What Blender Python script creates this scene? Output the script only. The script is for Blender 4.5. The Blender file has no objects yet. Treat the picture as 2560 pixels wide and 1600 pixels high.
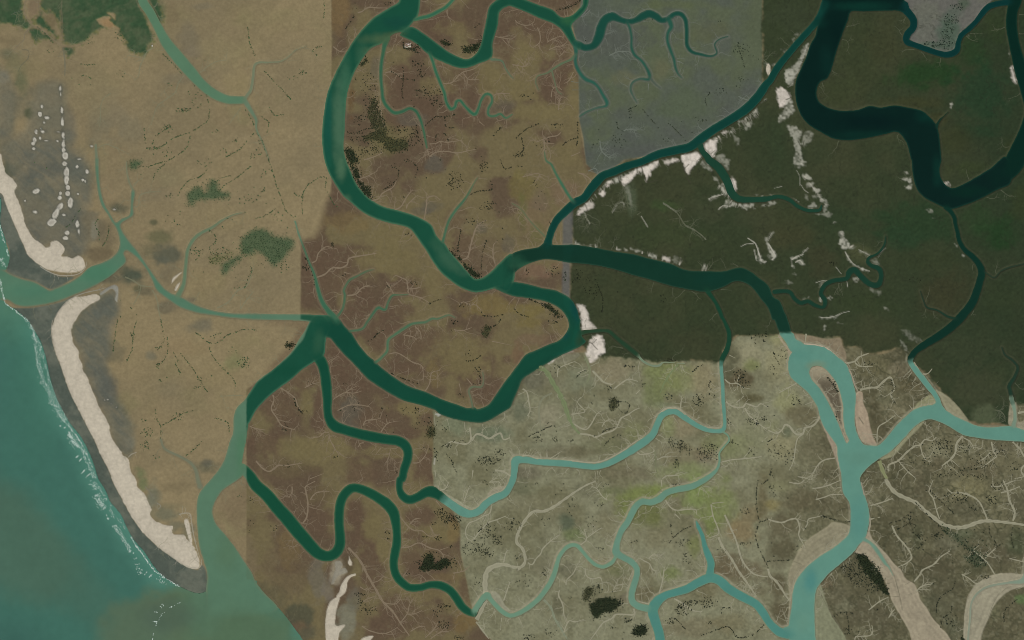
import bpy, math, random
import numpy as np

# ------------------------------------------------------------------ camera, sky, sun, exposure
scene = bpy.context.scene
M_PER = 2.5                      # metres on the ground for one unit of the survey grid used below
ALT = 13000.0
cam_d = bpy.data.cameras.new('camera'); cam = bpy.data.objects.new('camera', cam_d)
scene.collection.objects.link(cam); scene.camera = cam
cam.location = (0, 0, ALT); cam.rotation_euler = (0, 0, 0)
cam_d.sensor_width = 36.0; cam_d.lens = 36.0 * ALT / (2560 * M_PER)
cam_d.clip_start = 10.0; cam_d.clip_end = 200000.0
SUN_EL, SUN_AZ = math.radians(48), math.radians(140)      # sun in the south-east
world = bpy.data.worlds.new('World'); scene.world = world; world.use_nodes = True
wn = world.node_tree; bg = wn.nodes['Background']; sky = wn.nodes.new('ShaderNodeTexSky')
sky.sky_type = 'NISHITA'; sky.sun_disc = False; sky.sun_elevation = SUN_EL; sky.sun_rotation = SUN_AZ
sky.air_density = 1.0; sky.dust_density = 1.5
wn.links.new(sky.outputs['Color'], bg.inputs['Color']); bg.inputs['Strength'].default_value = 0.07
sun_d = bpy.data.lights.new('sun', 'SUN'); sun_d.energy = 3.2; sun_d.angle = math.radians(0.53); sun_d.color = (1.0, 0.965, 0.91)
sun = bpy.data.objects.new('sun', sun_d); scene.collection.objects.link(sun)
sun.rotation_euler = (math.pi/2 - SUN_EL, 0, math.pi - SUN_AZ)
sun.location = (0, 0, 3000)
vs = scene.view_settings
vs.view_transform = 'Standard'; vs.look = 'None'; vs.exposure = 0.0; vs.gamma = 1.0; vs.use_curve_mapping = False
scene.cycles.filter_width = 1.0
GAIN = 1.0                       # albedo calibration of the colour table
random.seed(11); rng = np.random.default_rng(11)
COL = scene.collection

# ------------------------------------------------------------------ helpers
def lin(c):
    a = np.asarray(c, float) / 255.0
    return np.where(a <= 0.04045, a / 12.92, ((a + 0.055) / 1.055) ** 2.4) * GAIN
ZF = 640 / 2419.0
def pts(s):
    """survey strings: 'CR: x,y[,w] ...' - CR is the map sheet (column, row), x,y,w in sheet units"""
    out = []; c = r = 0
    for t in s.replace('|', ' ').split():
        if t.endswith(':'):
            c, r = int(t[0]), int(t[1]); continue
        v = [float(q) for q in t.split(',')]
        p = [c * 640 + v[0] * ZF, r * 400 + v[1] * ZF]
        if len(v) > 2: p.append(v[2] * ZF)
        out.append(p)
    return out
def smooth(P, closed=False, step=5.0):
    P = np.asarray(P, float); n = len(P)
    if n < 3: return P
    out = []
    rngi = range(n if closed else n - 1)
    for i in rngi:
        if closed: a, b, c, d = P[(i-1) % n], P[i], P[(i+1) % n], P[(i+2) % n]
        else: a, b, c, d = P[max(i-1, 0)], P[i], P[i+1], P[min(i+2, n-1)]
        L = np.hypot(*(c - b)[:2]); k = max(1, int(L / step))
        # centripetal-like damping: limit tangents by the segment length
        m1 = (c - a) * 0.5; m2 = (d - b) * 0.5
        for m in (m1, m2):
            q = np.hypot(*m[:2])
            if q > L * 1.1 and q > 0: m *= L * 1.1 / q
        for j in range(k):
            t = j / k; t2 = t*t; t3 = t2*t
            out.append((2*t3-3*t2+1)*b + (t3-2*t2+t)*m1 + (-2*t3+3*t2)*c + (t3-t2)*m2)
    if not closed: out.append(P[-1])
    return np.array(out)

# survey grid
ST = 2.2; X0, X1, Y0, Y1 = -97.0, 2657.0, -97.0, 1697.0
NX = int((X1 - X0) / ST) + 1; NY = int((Y1 - Y0) / ST) + 1
gx = X0 + ST * np.arange(NX); gy = Y0 + ST * np.arange(NY)
GX, GY = np.meshgrid(gx.astype(np.float32), gy.astype(np.float32))
def lattice(lam, seed):
    r = np.random.default_rng(seed)
    w, h = int((X1 - X0) / lam) + 4, int((Y1 - Y0) / lam) + 4
    g = r.random((h, w)).astype(np.float32)
    u = (gx - X0) / lam + 0.37; v = (gy - Y0) / lam + 0.61
    iu, iv = u.astype(int), v.astype(int); fu, fv = (u - iu), (v - iv)
    fu = (fu*fu*fu*(fu*(fu*6-15)+10)).astype(np.float32); fv = (fv*fv*fv*(fv*(fv*6-15)+10)).astype(np.float32)
    a = g[iv][:, iu] * (1-fu) + g[iv][:, iu+1] * fu
    b = g[iv+1][:, iu] * (1-fu) + g[iv+1][:, iu+1] * fu
    return a * (1-fv)[:, None] + b * fv[:, None]
def fbm(lam, octs, seed, gain=0.5):
    s = np.zeros((NY, NX), np.float32); amp, tot = 1.0, 0.0
    for o in range(octs):
        if lam < ST * 1.5 and o: break
        s += amp * lattice(lam, seed + 17*o); tot += amp; amp *= gain; lam *= 0.5
    return (s / tot - 0.5) * 2.0       # about -1..1
def sstep(a, b, x): 
    t = np.clip((x - a) / (b - a), 0, 1); return t*t*(3-2*t)
def win(xa, xb, ya, yb):
    i0 = max(0, int((xa - X0) / ST)); i1 = min(NX, int((xb - X0) / ST) + 2)
    j0 = max(0, int((ya - Y0) / ST)); j1 = min(NY, int((yb - Y0) / ST) + 2)
    return slice(j0, max(j0, j1)), slice(i0, max(i0, i1))
class Win:
    """a signed-distance patch: sd on a window of the grid (positive inside)"""
    def __init__(s, P, pad):
        P = np.asarray(P); s.sl = win(P[:,0].min()-pad, P[:,0].max()+pad, P[:,1].min()-pad, P[:,1].max()+pad)
        s.x = GX[s.sl]; s.y = GY[s.sl]; s.ok = s.x.size > 0
def edge_dist(W, P, closed, R):
    d = np.full(W.x.shape, R, np.float32)
    j0, i0 = W.sl[0].start, W.sl[1].start; jn, inn = W.x.shape
    Q = np.vstack([P, P[:1]]) if closed else P
    for a, b in zip(Q[:-1], Q[1:]):
        ia = max(0, int((min(a[0], b[0]) - R - X0)/ST) - i0); ib = min(inn, int((max(a[0], b[0]) + R - X0)/ST) + 2 - i0)
        ja = max(0, int((min(a[1], b[1]) - R - Y0)/ST) - j0); jb = min(jn, int((max(a[1], b[1]) + R - Y0)/ST) + 2 - j0)
        if ib <= ia or jb <= ja: continue
        x = W.x[ja:jb, ia:ib]; y = W.y[ja:jb, ia:ib]
        dx, dy = b[0]-a[0], b[1]-a[1]; q = dx*dx + dy*dy + 1e-9
        t = np.clip(((x-a[0])*dx + (y-a[1])*dy) / q, 0, 1)
        e = np.hypot(x-a[0]-t*dx, y-a[1]-t*dy)
        np.minimum(d[ja:jb, ia:ib], e, out=d[ja:jb, ia:ib])
    return d
def poly_sd(P, R=30.0):
    P = np.asarray(P)[:, :2]; W = Win(P, R)
    if not W.ok: return W, None
    d = edge_dist(W, P, True, R)
    jn, inn = W.x.shape; tog = np.zeros((jn, inn + 1), np.int8)
    ys = W.y[:, 0]; xs0 = W.x[0, 0]
    for a, b in zip(P, np.roll(P, -1, 0)):
        if a[1] == b[1]: continue
        lo, hi = (a, b) if a[1] < b[1] else (b, a)
        rows = np.nonzero((ys >= lo[1]) & (ys < hi[1]))[0]
        if len(rows) == 0: continue
        xi = lo[0] + (ys[rows] - lo[1]) * (hi[0]-lo[0]) / (hi[1]-lo[1])
        ci = np.clip(np.ceil((xi - xs0) / ST).astype(int), 0, inn)
        np.add.at(tog, (rows, ci), 1)
    ins = (np.cumsum(tog, 1)[:, :inn] & 1).astype(bool)
    return W, np.where(ins, d, -d)
def line_sd(P, R=30.0, w=None):
    """P rows x,y,width; capsules with changing width"""
    P = np.asarray(P, float)
    if P.shape[1] < 3: P = np.hstack([P, np.full((len(P), 1), w)])
    W = Win(P, R + P[:,2].max()/2)
    if not W.ok: return W, None
    sd = np.full(W.x.shape, -R, np.float32)
    j0, i0 = W.sl[0].start, W.sl[1].start; jn, inn = W.x.shape
    for a, b in zip(P[:-1], P[1:]):
        r = R + max(a[2], b[2]) / 2
        ia = max(0, int((min(a[0], b[0]) - r - X0)/ST) - i0); ib = min(inn, int((max(a[0], b[0]) + r - X0)/ST) + 2 - i0)
        ja = max(0, int((min(a[1], b[1]) - r - Y0)/ST) - j0); jb = min(jn, int((max(a[1], b[1]) + r - Y0)/ST) + 2 - j0)
        if ib <= ia or jb <= ja: continue
        x = W.x[ja:jb, ia:ib]; y = W.y[ja:jb, ia:ib]
        dx, dy = b[0]-a[0], b[1]-a[1]; q = dx*dx + dy*dy + 1e-9
        t = np.clip(((x-a[0])*dx + (y-a[1])*dy) / q, 0, 1)
        e = (a[2] + t*(b[2]-a[2]))*0.5 - np.hypot(x-a[0]-t*dx, y-a[1]-t*dy)
        np.maximum(sd[ja:jb, ia:ib], e, out=sd[ja:jb, ia:ib])
    return W, sd

# ------------------------------------------------------------------ survey data: mosaic of land covers
REG_C = [(829,-200),(829,480),(815,505),(803,560),(790,598),(753,602),(751,798),(775,802),(757,850),(722,890),(662,940),(616,975),(616,1760),(1260,1760),(1228,1600),(1200,1570),(1186,1540),(1172,1480),(1160,1420),(1152,1390),(1150,1310),(1135,1280),(1105,1245),(1086,1218),(1080,1180),(1083,1120),(1086,1075),(1083,1030),(1095,1005),(1200,1040),(1290,985),(1300,940),(1370,895),(1430,860),(1440,800),(1408,760),(1407,540),(1440,500),(1510,430),(1466,410),(1455,345),(1448,300),(1446,180),(1444,110),(1422,60),(1450,20),(1475,-200)]
REG_N = [(1475,-200),(1450,20),(1430,60),(1444,110),(1446,180),(1448,300),(1458,345),(1466,410),(1500,445),(1560,400),(1720,370),(1800,320),(1905,245),(1906,130),(1904,-200)]
REG_NS = [(1407,525),(1432,520),(1432,640),(1425,650),(1424,745),(1405,735)]
REG_E = [(1904,-200),(1906,235),(1800,325),(1720,372),(1560,405),(1500,445),(1432,520),(1432,640),(1424,660),(1424,745),(1440,790),(1455,860),(1480,890),(1500,893),(1590,900),(1640,905),(1720,905),(1803,905),(1812,872),(1842,840),(1935,838),(1960,832),(1990,835),(2020,845),(2060,842),(2098,845),(2107,868),(2150,868),(2165,885),(2200,885),(2222,880),(2250,865),(2268,880),(2275,905),(2320,940),(2345,968),(2390,1012),(2415,1048),(2440,1062),(2520,1062),(2530,1005),(2560,1008),(2800,1010),(2800,-200)]
REG_S = [(1083,1030),(1095,1000),(1200,1038),(1260,1000),(1300,940),(1370,890),(1460,880)] + [p for p in REG_E[17:-1]] + [(2800,1800),(1260,1800),(1228,1600),(1200,1570),(1186,1540),(1172,1480),(1160,1420),(1152,1390),(1150,1310),(1135,1280),(1105,1245),(1086,1218),(1080,1180),(1083,1120),(1086,1075)]
REG_P = pts("30: 1300,-90 1285,30 1340,90 1395,150 1400,220 1370,290 1335,370 1430,430 1540,465 1620,490 1700,500 1760,470 1785,380 1800,330 1870,260 1950,190 2010,110 2070,40 2140,-10 2160,-90")
REG_F = ["00: -200,-200 215,-200 222,30 240,150 285,235 200,285 90,230 -200,230",
 "00: 375,-200 585,-200 590,100 580,260 545,190 500,130 410,100 385,50",
 "00: 598,-200 1300,-200 1320,60 1370,140 1440,320 1465,370 1410,440 1370,520 1300,505 1230,490 1170,400 1120,310 1085,265 990,262 930,300 870,340 800,395 735,425 640,415 598,395",
 "00: 290,285 350,255 440,315 560,395 480,375 400,370 330,400", "00: 300,190 340,230 470,320 560,370 520,290 440,200 390,110 350,160",
 "00: 1395,-200 1490,-200 1500,20 1540,70 1545,200 1490,225 1460,150 1425,60","00: 610,445 700,450 705,500 655,555 615,520"]
FOR_HOLE = ["00: 910,185 960,165 1040,150 1060,170 1040,190 1085,240 1140,270 1130,290 1060,265 990,255 940,225","00: 1010,120 1060,122 1095,150 1090,185 1040,150"]

# ------------------------------------------------------------------ water: name, kind, outline/line, colour, shoal colour, shoal width, mosaic flags, label
DG=(26,78,58); TG=(52,104,78); NG=(26,74,60); BK=(6,34,28); BG=(18,54,40); CG=(14,62,52); TQ=(96,146,128); WG=(84,122,94); TQ2=(78,136,122)
RIVERS = [
('poly',"10: 1365,-380 1360,0 1270,70 1100,180 950,350 860,490 760,680 680,870 640,1100 625,1300 645,1500 | 11: 690,120 740,210 820,330 900,400 980,470 1100,540 1250,590 1400,625 1470,660 1550,770 1620,870 1680,970 1750,1060 1830,1130 1930,1200 2050,1245 2150,1240 2270,1210 2380,1240 2440,1100 2419,890 2300,980 2230,1050 2150,1110 2070,1125 2000,1060 1920,970 1820,850 1775,780 1740,760 1700,710 1660,620 1590,570 1480,520 1350,480 1200,440 1090,380 1030,330 950,230 890,100 850,0 | 10: 825,1400 835,1250 840,1100 860,880 920,700 1000,560 1080,460 1200,400 1300,320 1400,290 1480,210 1530,140 1550,0 1560,-380",DG,(70,108,80),3.2,'',"wide deep green river sweeping round the big western bend"),
('poly',"10: 1380,300 1470,255 1600,330 1720,420 1850,510 1980,560 2060,530 2120,440 2150,320 2180,180 2200,80 2250,20 2330,-25 2419,-40 | 20: 100,-10 230,40 380,95 440,150 480,168 560,150 620,100 670,40 690,-380 740,-380 720,20 680,110 600,190 562,235 572,300 605,375 650,410 640,470 580,440 520,350 460,270 380,215 260,170 130,110 0,60 | 10: 2380,55 2300,110 2280,250 2235,400 2225,540 2100,600 1990,640 1900,635 1780,590 1640,520 1500,400 1360,330",DG,(60,100,74),3.0,'',"green river arm looping past the walled compound"),
('line',"10: 1500,185,36 1560,168,40 1640,150,42 1720,110,40 1790,70,38 1850,10,36 1900,-60,36 1950,-380,36",TG,(90,112,80),2,'',"short green tributary entering the main river from the top edge"),
('line',"10: 1240,360,56 1215,430,44 1205,480,36 1185,600,32 1180,720,32 1190,850,32 1205,950,34 1250,1020,34 1310,1065,36 1380,1055,34 1450,1025,32 1510,1050,32 1550,1120,28 1580,1220,24 1600,1320,20 1615,1400,14",(52,98,72),(90,102,76),2,'',"slim green creek inside the great river bend west of the compound"),
('line',"10: 1640,500,40 1670,580,34 1700,680,34 1740,780,34 1780,880,34 1800,970,34 1840,1030,38 1880,1010,34 1895,960,32 1930,950,32 1980,1010,30 2060,1080,40 2100,1030,30 2125,950,28 2170,890,30 2220,900,28 2230,960,26 2195,1030,26 2200,1090,26 2260,1095,24 2310,1075,22 2360,1115,18 2419,1080,12",(50,100,74),(90,110,82),2,'',"slim green creek with tight hairpin loops inside the great bend"),
('line',"10: 2220,560,26 2320,575,20 2360,650,14 2400,710,12 2430,740,8",(86,112,86),(100,108,84),2,'',"thin pale green creek leaving the looping river arm"),
('line',"20: 600,410,58 640,425,62 690,450,60 770,430,65 820,350,85 845,260,85 880,190,80 945,155,80 1010,180,55 1090,205,50 1170,190,50 1240,150,70 1300,130,70 1360,155,65 1410,190,50 1470,180,46 1530,135,42 1590,130,40 1635,180,38 1650,270,34 1650,350,34 1655,430,34 1700,490,30 1790,515,24 1880,530,18 1935,500,12 1915,420,10 1960,370,8 2040,345,6",NG,(60,86,72),2.0,'',"dark green creek snaking across the grey mudflat"),
('line',"20: 1090,215,38 1115,270,32 1130,360,30 1130,450,34 1160,520,34 1220,570,34 1270,640,34 1300,710,40 1290,750,36 1210,745,22 1140,780,20 1120,840,18 1140,900,14 1180,970,8",(40,86,70),(80,94,80),2,'',"green side creek hooking west at its tail on the grey mudflat"),
('line',"20: 1300,730,24 1350,790,12 1400,830,6",(64,90,76),(84,92,80),2,'',"stub of a creek beside the hooked creek on the grey mudflat"),
('line',"20: 1480,180,50 1505,250,45 1475,310,34 1470,390,32 1500,480,30 1530,560,28 1545,640,26 1570,700,16 1605,735,8",(40,86,70),(80,94,80),2,'',"straight green side creek in the middle of the grey mudflat"),
('line',"20: 600,410,55 605,500,36 600,590,34 630,670,36 690,745,40 770,780,34 820,830,30 860,900,34 895,960,36 890,1000,26 800,1020,14 700,1060,16 640,1100,14",(44,92,76),(80,94,80),2,'',"green creek running down the west edge of the grey mudflat"),
('line',"20: 600,515,30 560,560,26 470,600,22 390,650,20 330,690,14 240,720,12 225,780,10 250,850,8",(82,108,80),(100,106,80),2,'',"thin green creek running west into the brown marsh from the mudflat edge"),
('line',"20: 375,660,14 400,760,12 430,860,8 470,890,6",(92,108,82),(100,106,80),2,'',"hair thin creek running south off the westward thin creek"),
('line',"21: 330,830,95 350,740,65 385,640,65 430,560,70 500,490,75 590,410,80 680,360,75 740,280,80 800,210,85 860,150,75 950,115,75 1080,60,75 1240,10,70 | 20: 1380,1460,75 1550,1420,80 1680,1390,80 1790,1310,85 1900,1230,80 2050,1140,80 2200,1040,85 2320,920,85 2400,800,75 | 30: 20,760,70 90,640,70 200,500,65 330,350,65 430,240,65 500,150,80 560,40,120",CG,(40,80,64),2.0,'',"straight dark river cutting diagonally between grey mudflat and dark swamp"),
('line',"20: 1780,1380,60 1800,1430,50 1850,1490,65 | 21: 1860,0,70 1940,60,80 2000,140,80 2040,220,75 2075,310,75 2140,365,65 2250,375,55 2380,370,55 | 31: 0,365,45 100,345,40 200,375,40 270,430,36 350,470,34 430,480,34 490,470,30 505,430,16",(28,66,48),(34,64,48),2,'',"dark creek winding between white salt pans in the dark swamp"),
('line',"21: 585,400,44 560,370,36 520,310,34 460,210,32 410,120,28 370,40,26 320,0,18 | 20: 310,1420,10",(60,106,80),(98,106,78),2,'',"straight thin green creek joining the diagonal river from the northwest"),
('line',"21: 310,720,14 200,610,10 150,550,8 80,460,6 0,410,5",(88,112,80),(100,106,78),2,'',"hair thin green creek ending at the river junction"),
('poly',"11: 2330,1200 2330,980 2419,890 | 21: 100,850 250,825 310,780 380,800 480,805 600,800 800,830 950,860 1150,890 1300,930 1500,980 1650,1040 1850,1050 2000,1050 2150,1015 2250,1050 2330,1110 2419,1180 | 31: 50,1290 110,1330 150,1420 190,1512 | 32: 225,120 262,180 330,225 230,300 160,200 110,120 60,0 | 31: 40,1510 0,1400 | 21: 2350,1310 2280,1220 2200,1160 2100,1148 2000,1200 1850,1245 1700,1230 1500,1190 1300,1130 1150,1090 950,1030 750,990 550,970 380,940 280,940 150,980 60,1030 0,1090 | 11: 2380,1130",BG,(44,74,56),2.2,'s',"broad dark green river running east through the dark swamp"),
('poly',"11: 2250,1205 2330,1180 2400,1150 | 21: 0,1150 130,1170 280,1210 400,1230 470,1260 540,1300 580,1340 620,1420 640,1500 | 22: 650,0 645,80 665,120 660,150 700,200 690,220 640,250 600,270 450,340 330,410 200,490 100,560 60,650 0,790 | 12: 2400,830 2300,890 2200,950 2110,970 2000,960 1850,930 1740,890 1690,850 1550,800 1400,760 1280,700 1150,620 1050,550 950,440 840,330 760,240 700,170 640,175 600,260 580,310 500,250 540,150 560,-10 780,-10 820,40 870,95 900,120 960,220 1050,330 1110,380 1160,430 1300,540 1450,630 1600,680 1750,750 1900,800 2000,835 2060,825 2090,845 2170,820 2220,780 2280,690 2350,590 2419,500 | 22: 60,420 130,330 220,290 330,240 450,190 520,110 540,50 | 21: 520,1490 470,1420 400,1370 300,1330 130,1300 0,1280",(20,72,54),(56,88,66),2.6,'',"deep green river bending round the central brown marsh"),
('poly',"12: 540,-30 470,90 400,200 340,300 250,390 150,480 60,540 0,600 | 02: 2340,720 2310,760 2240,830 2210,920 2205,1060 2170,1160 2130,1300 2080,1400 1990,1512 | 03: 1910,90 1870,170 1860,300 1870,500 1890,640 1925,760 1962,900 1955,1060 2000,1300 2419,1300 | 13: 200,1210 60,1060 0,980 | 03: 2380,880 2300,760 2220,640 2120,510 2050,430 2010,340 2010,260 2060,150 2120,80 2240,0 | 02: 2310,1440 2280,1390 2300,1250 2325,1130 2345,980 2360,960 2419,850 | 12: 100,740 220,640 330,560 430,470 560,385 640,330 660,175 700,60 640,-40",DG,(66,108,82),2.8,'w',"broad river trunk widening southwest into the estuary"),
('line',"11: -30,1480,52 200,1484,52 420,1488,58 560,1500,70 700,1512,90",(36,84,62),(70,104,80),2.4,'w',"channel joining the inlet lagoon to the green river junction"),
('line',"11: 370,580,14 400,690,14 440,800,16 500,960,20 550,1080,26 580,1200,36 620,1330,44 680,1420,50 740,1490,64 760,1530,70",(60,104,78),(96,108,82),2,'w',"straight thin creek coming down from the north into the river junction"),
('line',"11: 760,1490,30 820,1400,26 840,1280,28 830,1230,24 880,1140,24 950,1100,22 1050,1050,14 1110,1035,8",(64,104,78),(98,102,76),2,'',"forked thin green creek on the brown marsh above the junction"),
('line',"12: 890,105,26 1000,85,26 1050,20,28 | 11: 1130,1420,34 1160,1395,40 1220,1415,30 1250,1340,26 1290,1280,26 1360,1275,16 1440,1270,10",(62,104,78),(98,102,76),2,'',"thin green creek with a bulge halfway on the brown marsh"),
('line',"12: 1130,400,34 1160,380,30 1200,340,28 1240,290,30 1250,190,30 1310,140,30 1400,80,32 1480,35,30 1600,20,26 | 11: 1660,1500,24 1720,1500,20 1820,1465,14 1880,1490,8",(70,110,82),(100,106,80),2,'',"pale green creek arching across the central marsh"),
('line',"11: 1765,775,30 1800,640,30 1830,560,32 1890,470,32 1950,400,30 2000,330,24 2070,200,12 2100,160,6",(62,104,78),(100,106,78),2,'',"thin green creek branching north from the great bend"),
('line',"12: 2050,835,18 2030,740,18 2010,670,18 2050,630,18 2130,630,16 2150,560,12 2140,490,9",(84,110,84),(104,104,80),2,'',"tiny pale green creek on the inside of the southern river bend"),
('line',"02: 2290,1400,85 2360,1470,95 | 13: 0,50,110 100,140,115 200,260,120 300,370,125 380,470,125 460,560,120 530,640,115 600,700,105 680,720,95 750,690,95 790,620,95 795,540,90 785,430,85 785,320,85 800,210,85 840,130,85 900,80,85 970,80,80 1060,115,85 1150,165,90 1240,230,100 1300,310,100 1320,400,85 1330,500,75 1330,600,80 1310,700,80 1300,800,75 1320,890,75 1370,960,75 1450,1015,70 1550,1015,65 1650,990,65 1740,995,75 1830,1040,75 1890,1110,75 1950,1200,75 2020,1250,65 2065,1265,55",(22,76,54),(62,98,70),2.4,'w',"green meandering river with the deep S bends in the southern marsh"),
('line',"12: 560,320,100 620,400,100 650,500,95 665,620,95 675,740,85 675,840,75 690,930,80 740,1000,100 830,1035,90 950,1070,90 1080,1100,95 1220,1125,90 1330,1140,90 1400,1175,90 1435,1240,85 1430,1320,80 1400,1410,75 1380,1500,70 | 13: 1360,0,65 1355,80,60 1385,150,75 1450,185,80 1530,160,80 1600,120,90 1660,110,105 1720,140,90 1775,180,78",(20,74,54),(60,94,68),2.4,'',"green creek stepping down from the junction to the pale marsh edge"),
('line',"13: 1775,180,78 1860,240,75 1950,300,85 2030,320,70 2110,290,70 2180,220,70 2260,170,70 2350,130,65 2400,60,58 | 22: 10,1500,62 25,1400,65 35,1330,80 110,1320,65 250,1340,60 400,1350,62 550,1360,62 700,1380,60 800,1385,55 920,1350,60 1050,1280,65 1150,1220,70 1250,1150,75 1330,1080,65 1370,990,60 1410,910,60 1470,870,60 1550,865,60 1630,920,55 1720,980,50 1820,1030,45 1920,1050,40 1990,1040,45 2010,980,34 2005,880,36 1995,750,36 1990,620,34 1980,500,34 1976,400,34",TQ,(110,142,118),1.6,'',"turquoise creek zigzagging across the pale salt marsh"),
('line',"22: 1976,420,34 1985,370,48 2005,330,50 2030,280,50 2050,200,45 2050,120,42 2020,40,36 1990,-20,32 | 21: 1985,1490,36 1960,1420,40 1920,1340,36 1870,1270,42 1840,1220,60",(24,66,46),(36,64,46),2,'',"thin dark creek linking the swamp river to the turquoise creek"),
('line',"22: 640,125,50 720,110,40 850,100,36 920,110,40 1000,180,46 1100,260,50 1190,335,46",(36,66,44),(50,64,44),3,'',"faint green creek fading along the southern swamp edge"),
('line',"22: 1195,340,30 1240,390,26 1320,430,22 1390,430,26 1430,400,16 1540,405,10 1630,410,8",(112,138,112),(130,138,112),2,'',"short pale turquoise creek below the dark swamp edge"),
('line',"22: 1995,1060,20 2040,1090,14 2050,1140,16 2000,1200,16 1960,1260,18 1960,1340,22 1930,1420,30 1850,1490,48 | 23: 1790,15,55 1700,60,60 1560,90,60 1460,120,60 1390,180,65 1310,210,60 1230,205,60 1170,250,62 1130,320,62 1090,400,62 1040,470,58 1005,550,55 985,630,65 990,690,75 1050,730,60 1130,775,60 1180,840,58 1175,920,58 1150,1000,62 1130,1080,60 1140,1150,65 1200,1195,65 1290,1215,70",(104,144,122),(116,142,112),1.6,'',"turquoise creek curving through the green tinted marsh"),
('line',"23: 1740,390,14 1760,440,34 1800,530,40 1820,620,50 1850,700,65 1880,780,70 1875,850,70 1870,910,90",TQ2,(104,140,112),1.6,'',"short tapering turquoise arm ending in the green marsh"),
('line',"23: 1430,1880,100 1410,1600,95 1390,1450,90 1350,1320,95 1330,1230,100 1370,1150,95 1450,1090,75 1550,1060,75 1650,1030,80 1760,970,85 1870,925,90 1960,950,90 2050,1030,90 2170,1100,85 2300,1170,80 2370,1250,80 2419,1330,75 | 33: 50,1390,80 120,1440,90 230,1450,120",TQ2,(110,140,112),1.6,'',"wide turquoise channel arching along the bottom of the marsh"),
('line',"23: 985,715,36 960,760,34 930,790,38 860,820,36 790,800,36 730,750,36 670,680,36 620,625,40 560,615,40 500,650,40 450,720,40 420,810,45 395,900,50 350,990,50 280,1090,50 200,1170,50 100,1240,45 0,1280,40 | 13: 2350,1260,45 2280,1200,45 2210,1120,45 2180,1085,60 2110,1170,60 2060,1245,60",(108,146,120),(122,142,112),1.6,'',"narrow turquoise creek looping between pale marsh meadows"),
('poly',"32: 230,118 110,122 160,200 230,290 200,350 190,450 215,540 290,610 370,680 430,760 470,830 490,920 530,1010 590,1100 650,1190 660,1300 690,1450 695,1512 | 33: 710,120 770,220 780,330 775,470 740,540 620,640 480,730 360,830 270,950 235,1060 225,1180 205,1300 190,1380 140,1400 200,1500 230,1880 500,1880 450,1512 440,1300 440,1150 460,1030 500,970 580,880 700,780 800,690 860,610 915,550 945,460 960,350 940,220 890,80 870,0 | 32: 870,1490 900,1440 960,1380 1050,1310 1170,1230 1280,1120 1380,1010 1480,945 1550,940 1680,990 1830,1080 1900,1100 2100,1130 2419,1150 2850,1170 2850,1080 2500,1060 2419,1040 2330,1010 2280,1000 2100,1015 1980,1000 1880,960 1770,910 1680,850 1640,790 1620,730 1560,640 1500,560 1430,470 1370,390 1370,365 1320,385 1360,470 1430,560 1500,650 1560,720 1580,790 1450,820 1360,860 1280,930 1200,1010 1120,1110 1040,1185 960,1185 900,1170 850,1090 820,980 820,850 830,690 810,620 790,540 740,420 660,350 560,270 470,240 340,225 262,180",TQ,(116,148,124),1.8,'',"wide turquoise river splitting round the long narrow island"),
('line',"32: 1345,385,56 1350,355,58 1400,290,60 1500,220,70 1600,160,75 1700,90,80 1780,20,80 | 31: 1810,1500,88 1870,1430,80 1930,1350,80 1970,1250,75 2000,1150,70 2020,1060,70 1990,980,60 1930,910,55 1860,850,45 1810,770,42 1790,680,38 1770,600,36 1760,540,40 1720,480,45 1690,440,70",(10,48,36),(24,52,38),2,'',"narrow dark river winding south through the eastern swamp"),
('poly',"30: 510,-380 510,0 500,110 470,230 450,330 400,420 360,540 310,650 262,770 260,930 290,1040 330,1120 400,1190 500,1250 620,1310 750,1325 900,1310 1100,1270 1210,1245 1270,1290 1320,1380 1350,1512 | 31: 1355,0 1370,150 1400,260 1460,340 1560,400 1690,460 1750,460 1880,420 2000,370 2150,290 2300,200 2250,-30 2100,80 1950,170 1800,250 1720,262 1650,200 1620,100 1640,0 | 30: 1640,1512 1620,1300 1590,1180 1500,1080 1440,1040 1300,1010 1190,995 1060,1015 960,1000 850,1035 760,1045 680,1045 580,1020 490,970 460,900 465,830 500,770 560,740 600,650 650,480 700,330 760,180 785,110 900,108 1200,100 1300,110 1290,0 1290,-380",BK,(20,56,44),3.0,'',"broad near black river looping through the dark swamp"),
('line',"30: 1280,60,110 1300,90,80 1370,180,70 1370,260,70 1320,320,70 1310,390,60 1400,430,55 1500,465,55 1600,500,55 1700,515,60 1780,480,60 1800,400,50 1830,330,50 1900,270,50 1970,200,50 2030,120,55 2090,60,60 2200,30,55 2300,20,60",(8,52,48),(24,62,54),2,'',"narrow dark channel skirting the pale peninsula"),
('line',"30: 2350,-380,130 2340,-30,130 2310,100,105 2300,220,105 2320,380,100 2360,550,110 2400,700,120 2450,850,130 2500,1050,150 2460,1240,170 2380,1420,180 | 31: 2300,60,190 2150,180,170",(6,40,30),(20,54,40),2.6,'',"dark river curving down the right edge past a white bank"),
('line',"00: 1280,-380,90 1345,0,90 1420,120,90 1500,270,85 1570,400,100 1680,540,115 1800,680,110 1900,790,95 2010,880,90 2150,940,80 2300,945,70",(88,120,92),(108,116,88),2.2,'',"pale green river running diagonally across the tan flat in the top left"),
('line',"00: 2310,940,40 2335,900,34 2370,850,30 2390,740,28 2405,620,28 | 10: 30,590,22 110,590,18 230,580,14 300,540,10 380,470,8 470,440,6",(110,121,94),(120,117,90),2.4,'',"faint greenish side creek rising north from the pale river elbow"),
('line',"00: 2310,950,50 2380,1060,36 2419,1130,26 | 10: 0,1190,18 10,1240,12 60,1340,8 120,1500,6",(102,120,94),(112,116,90),2,'',"faint pale green creek trailing south from the pale river elbow"),
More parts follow.
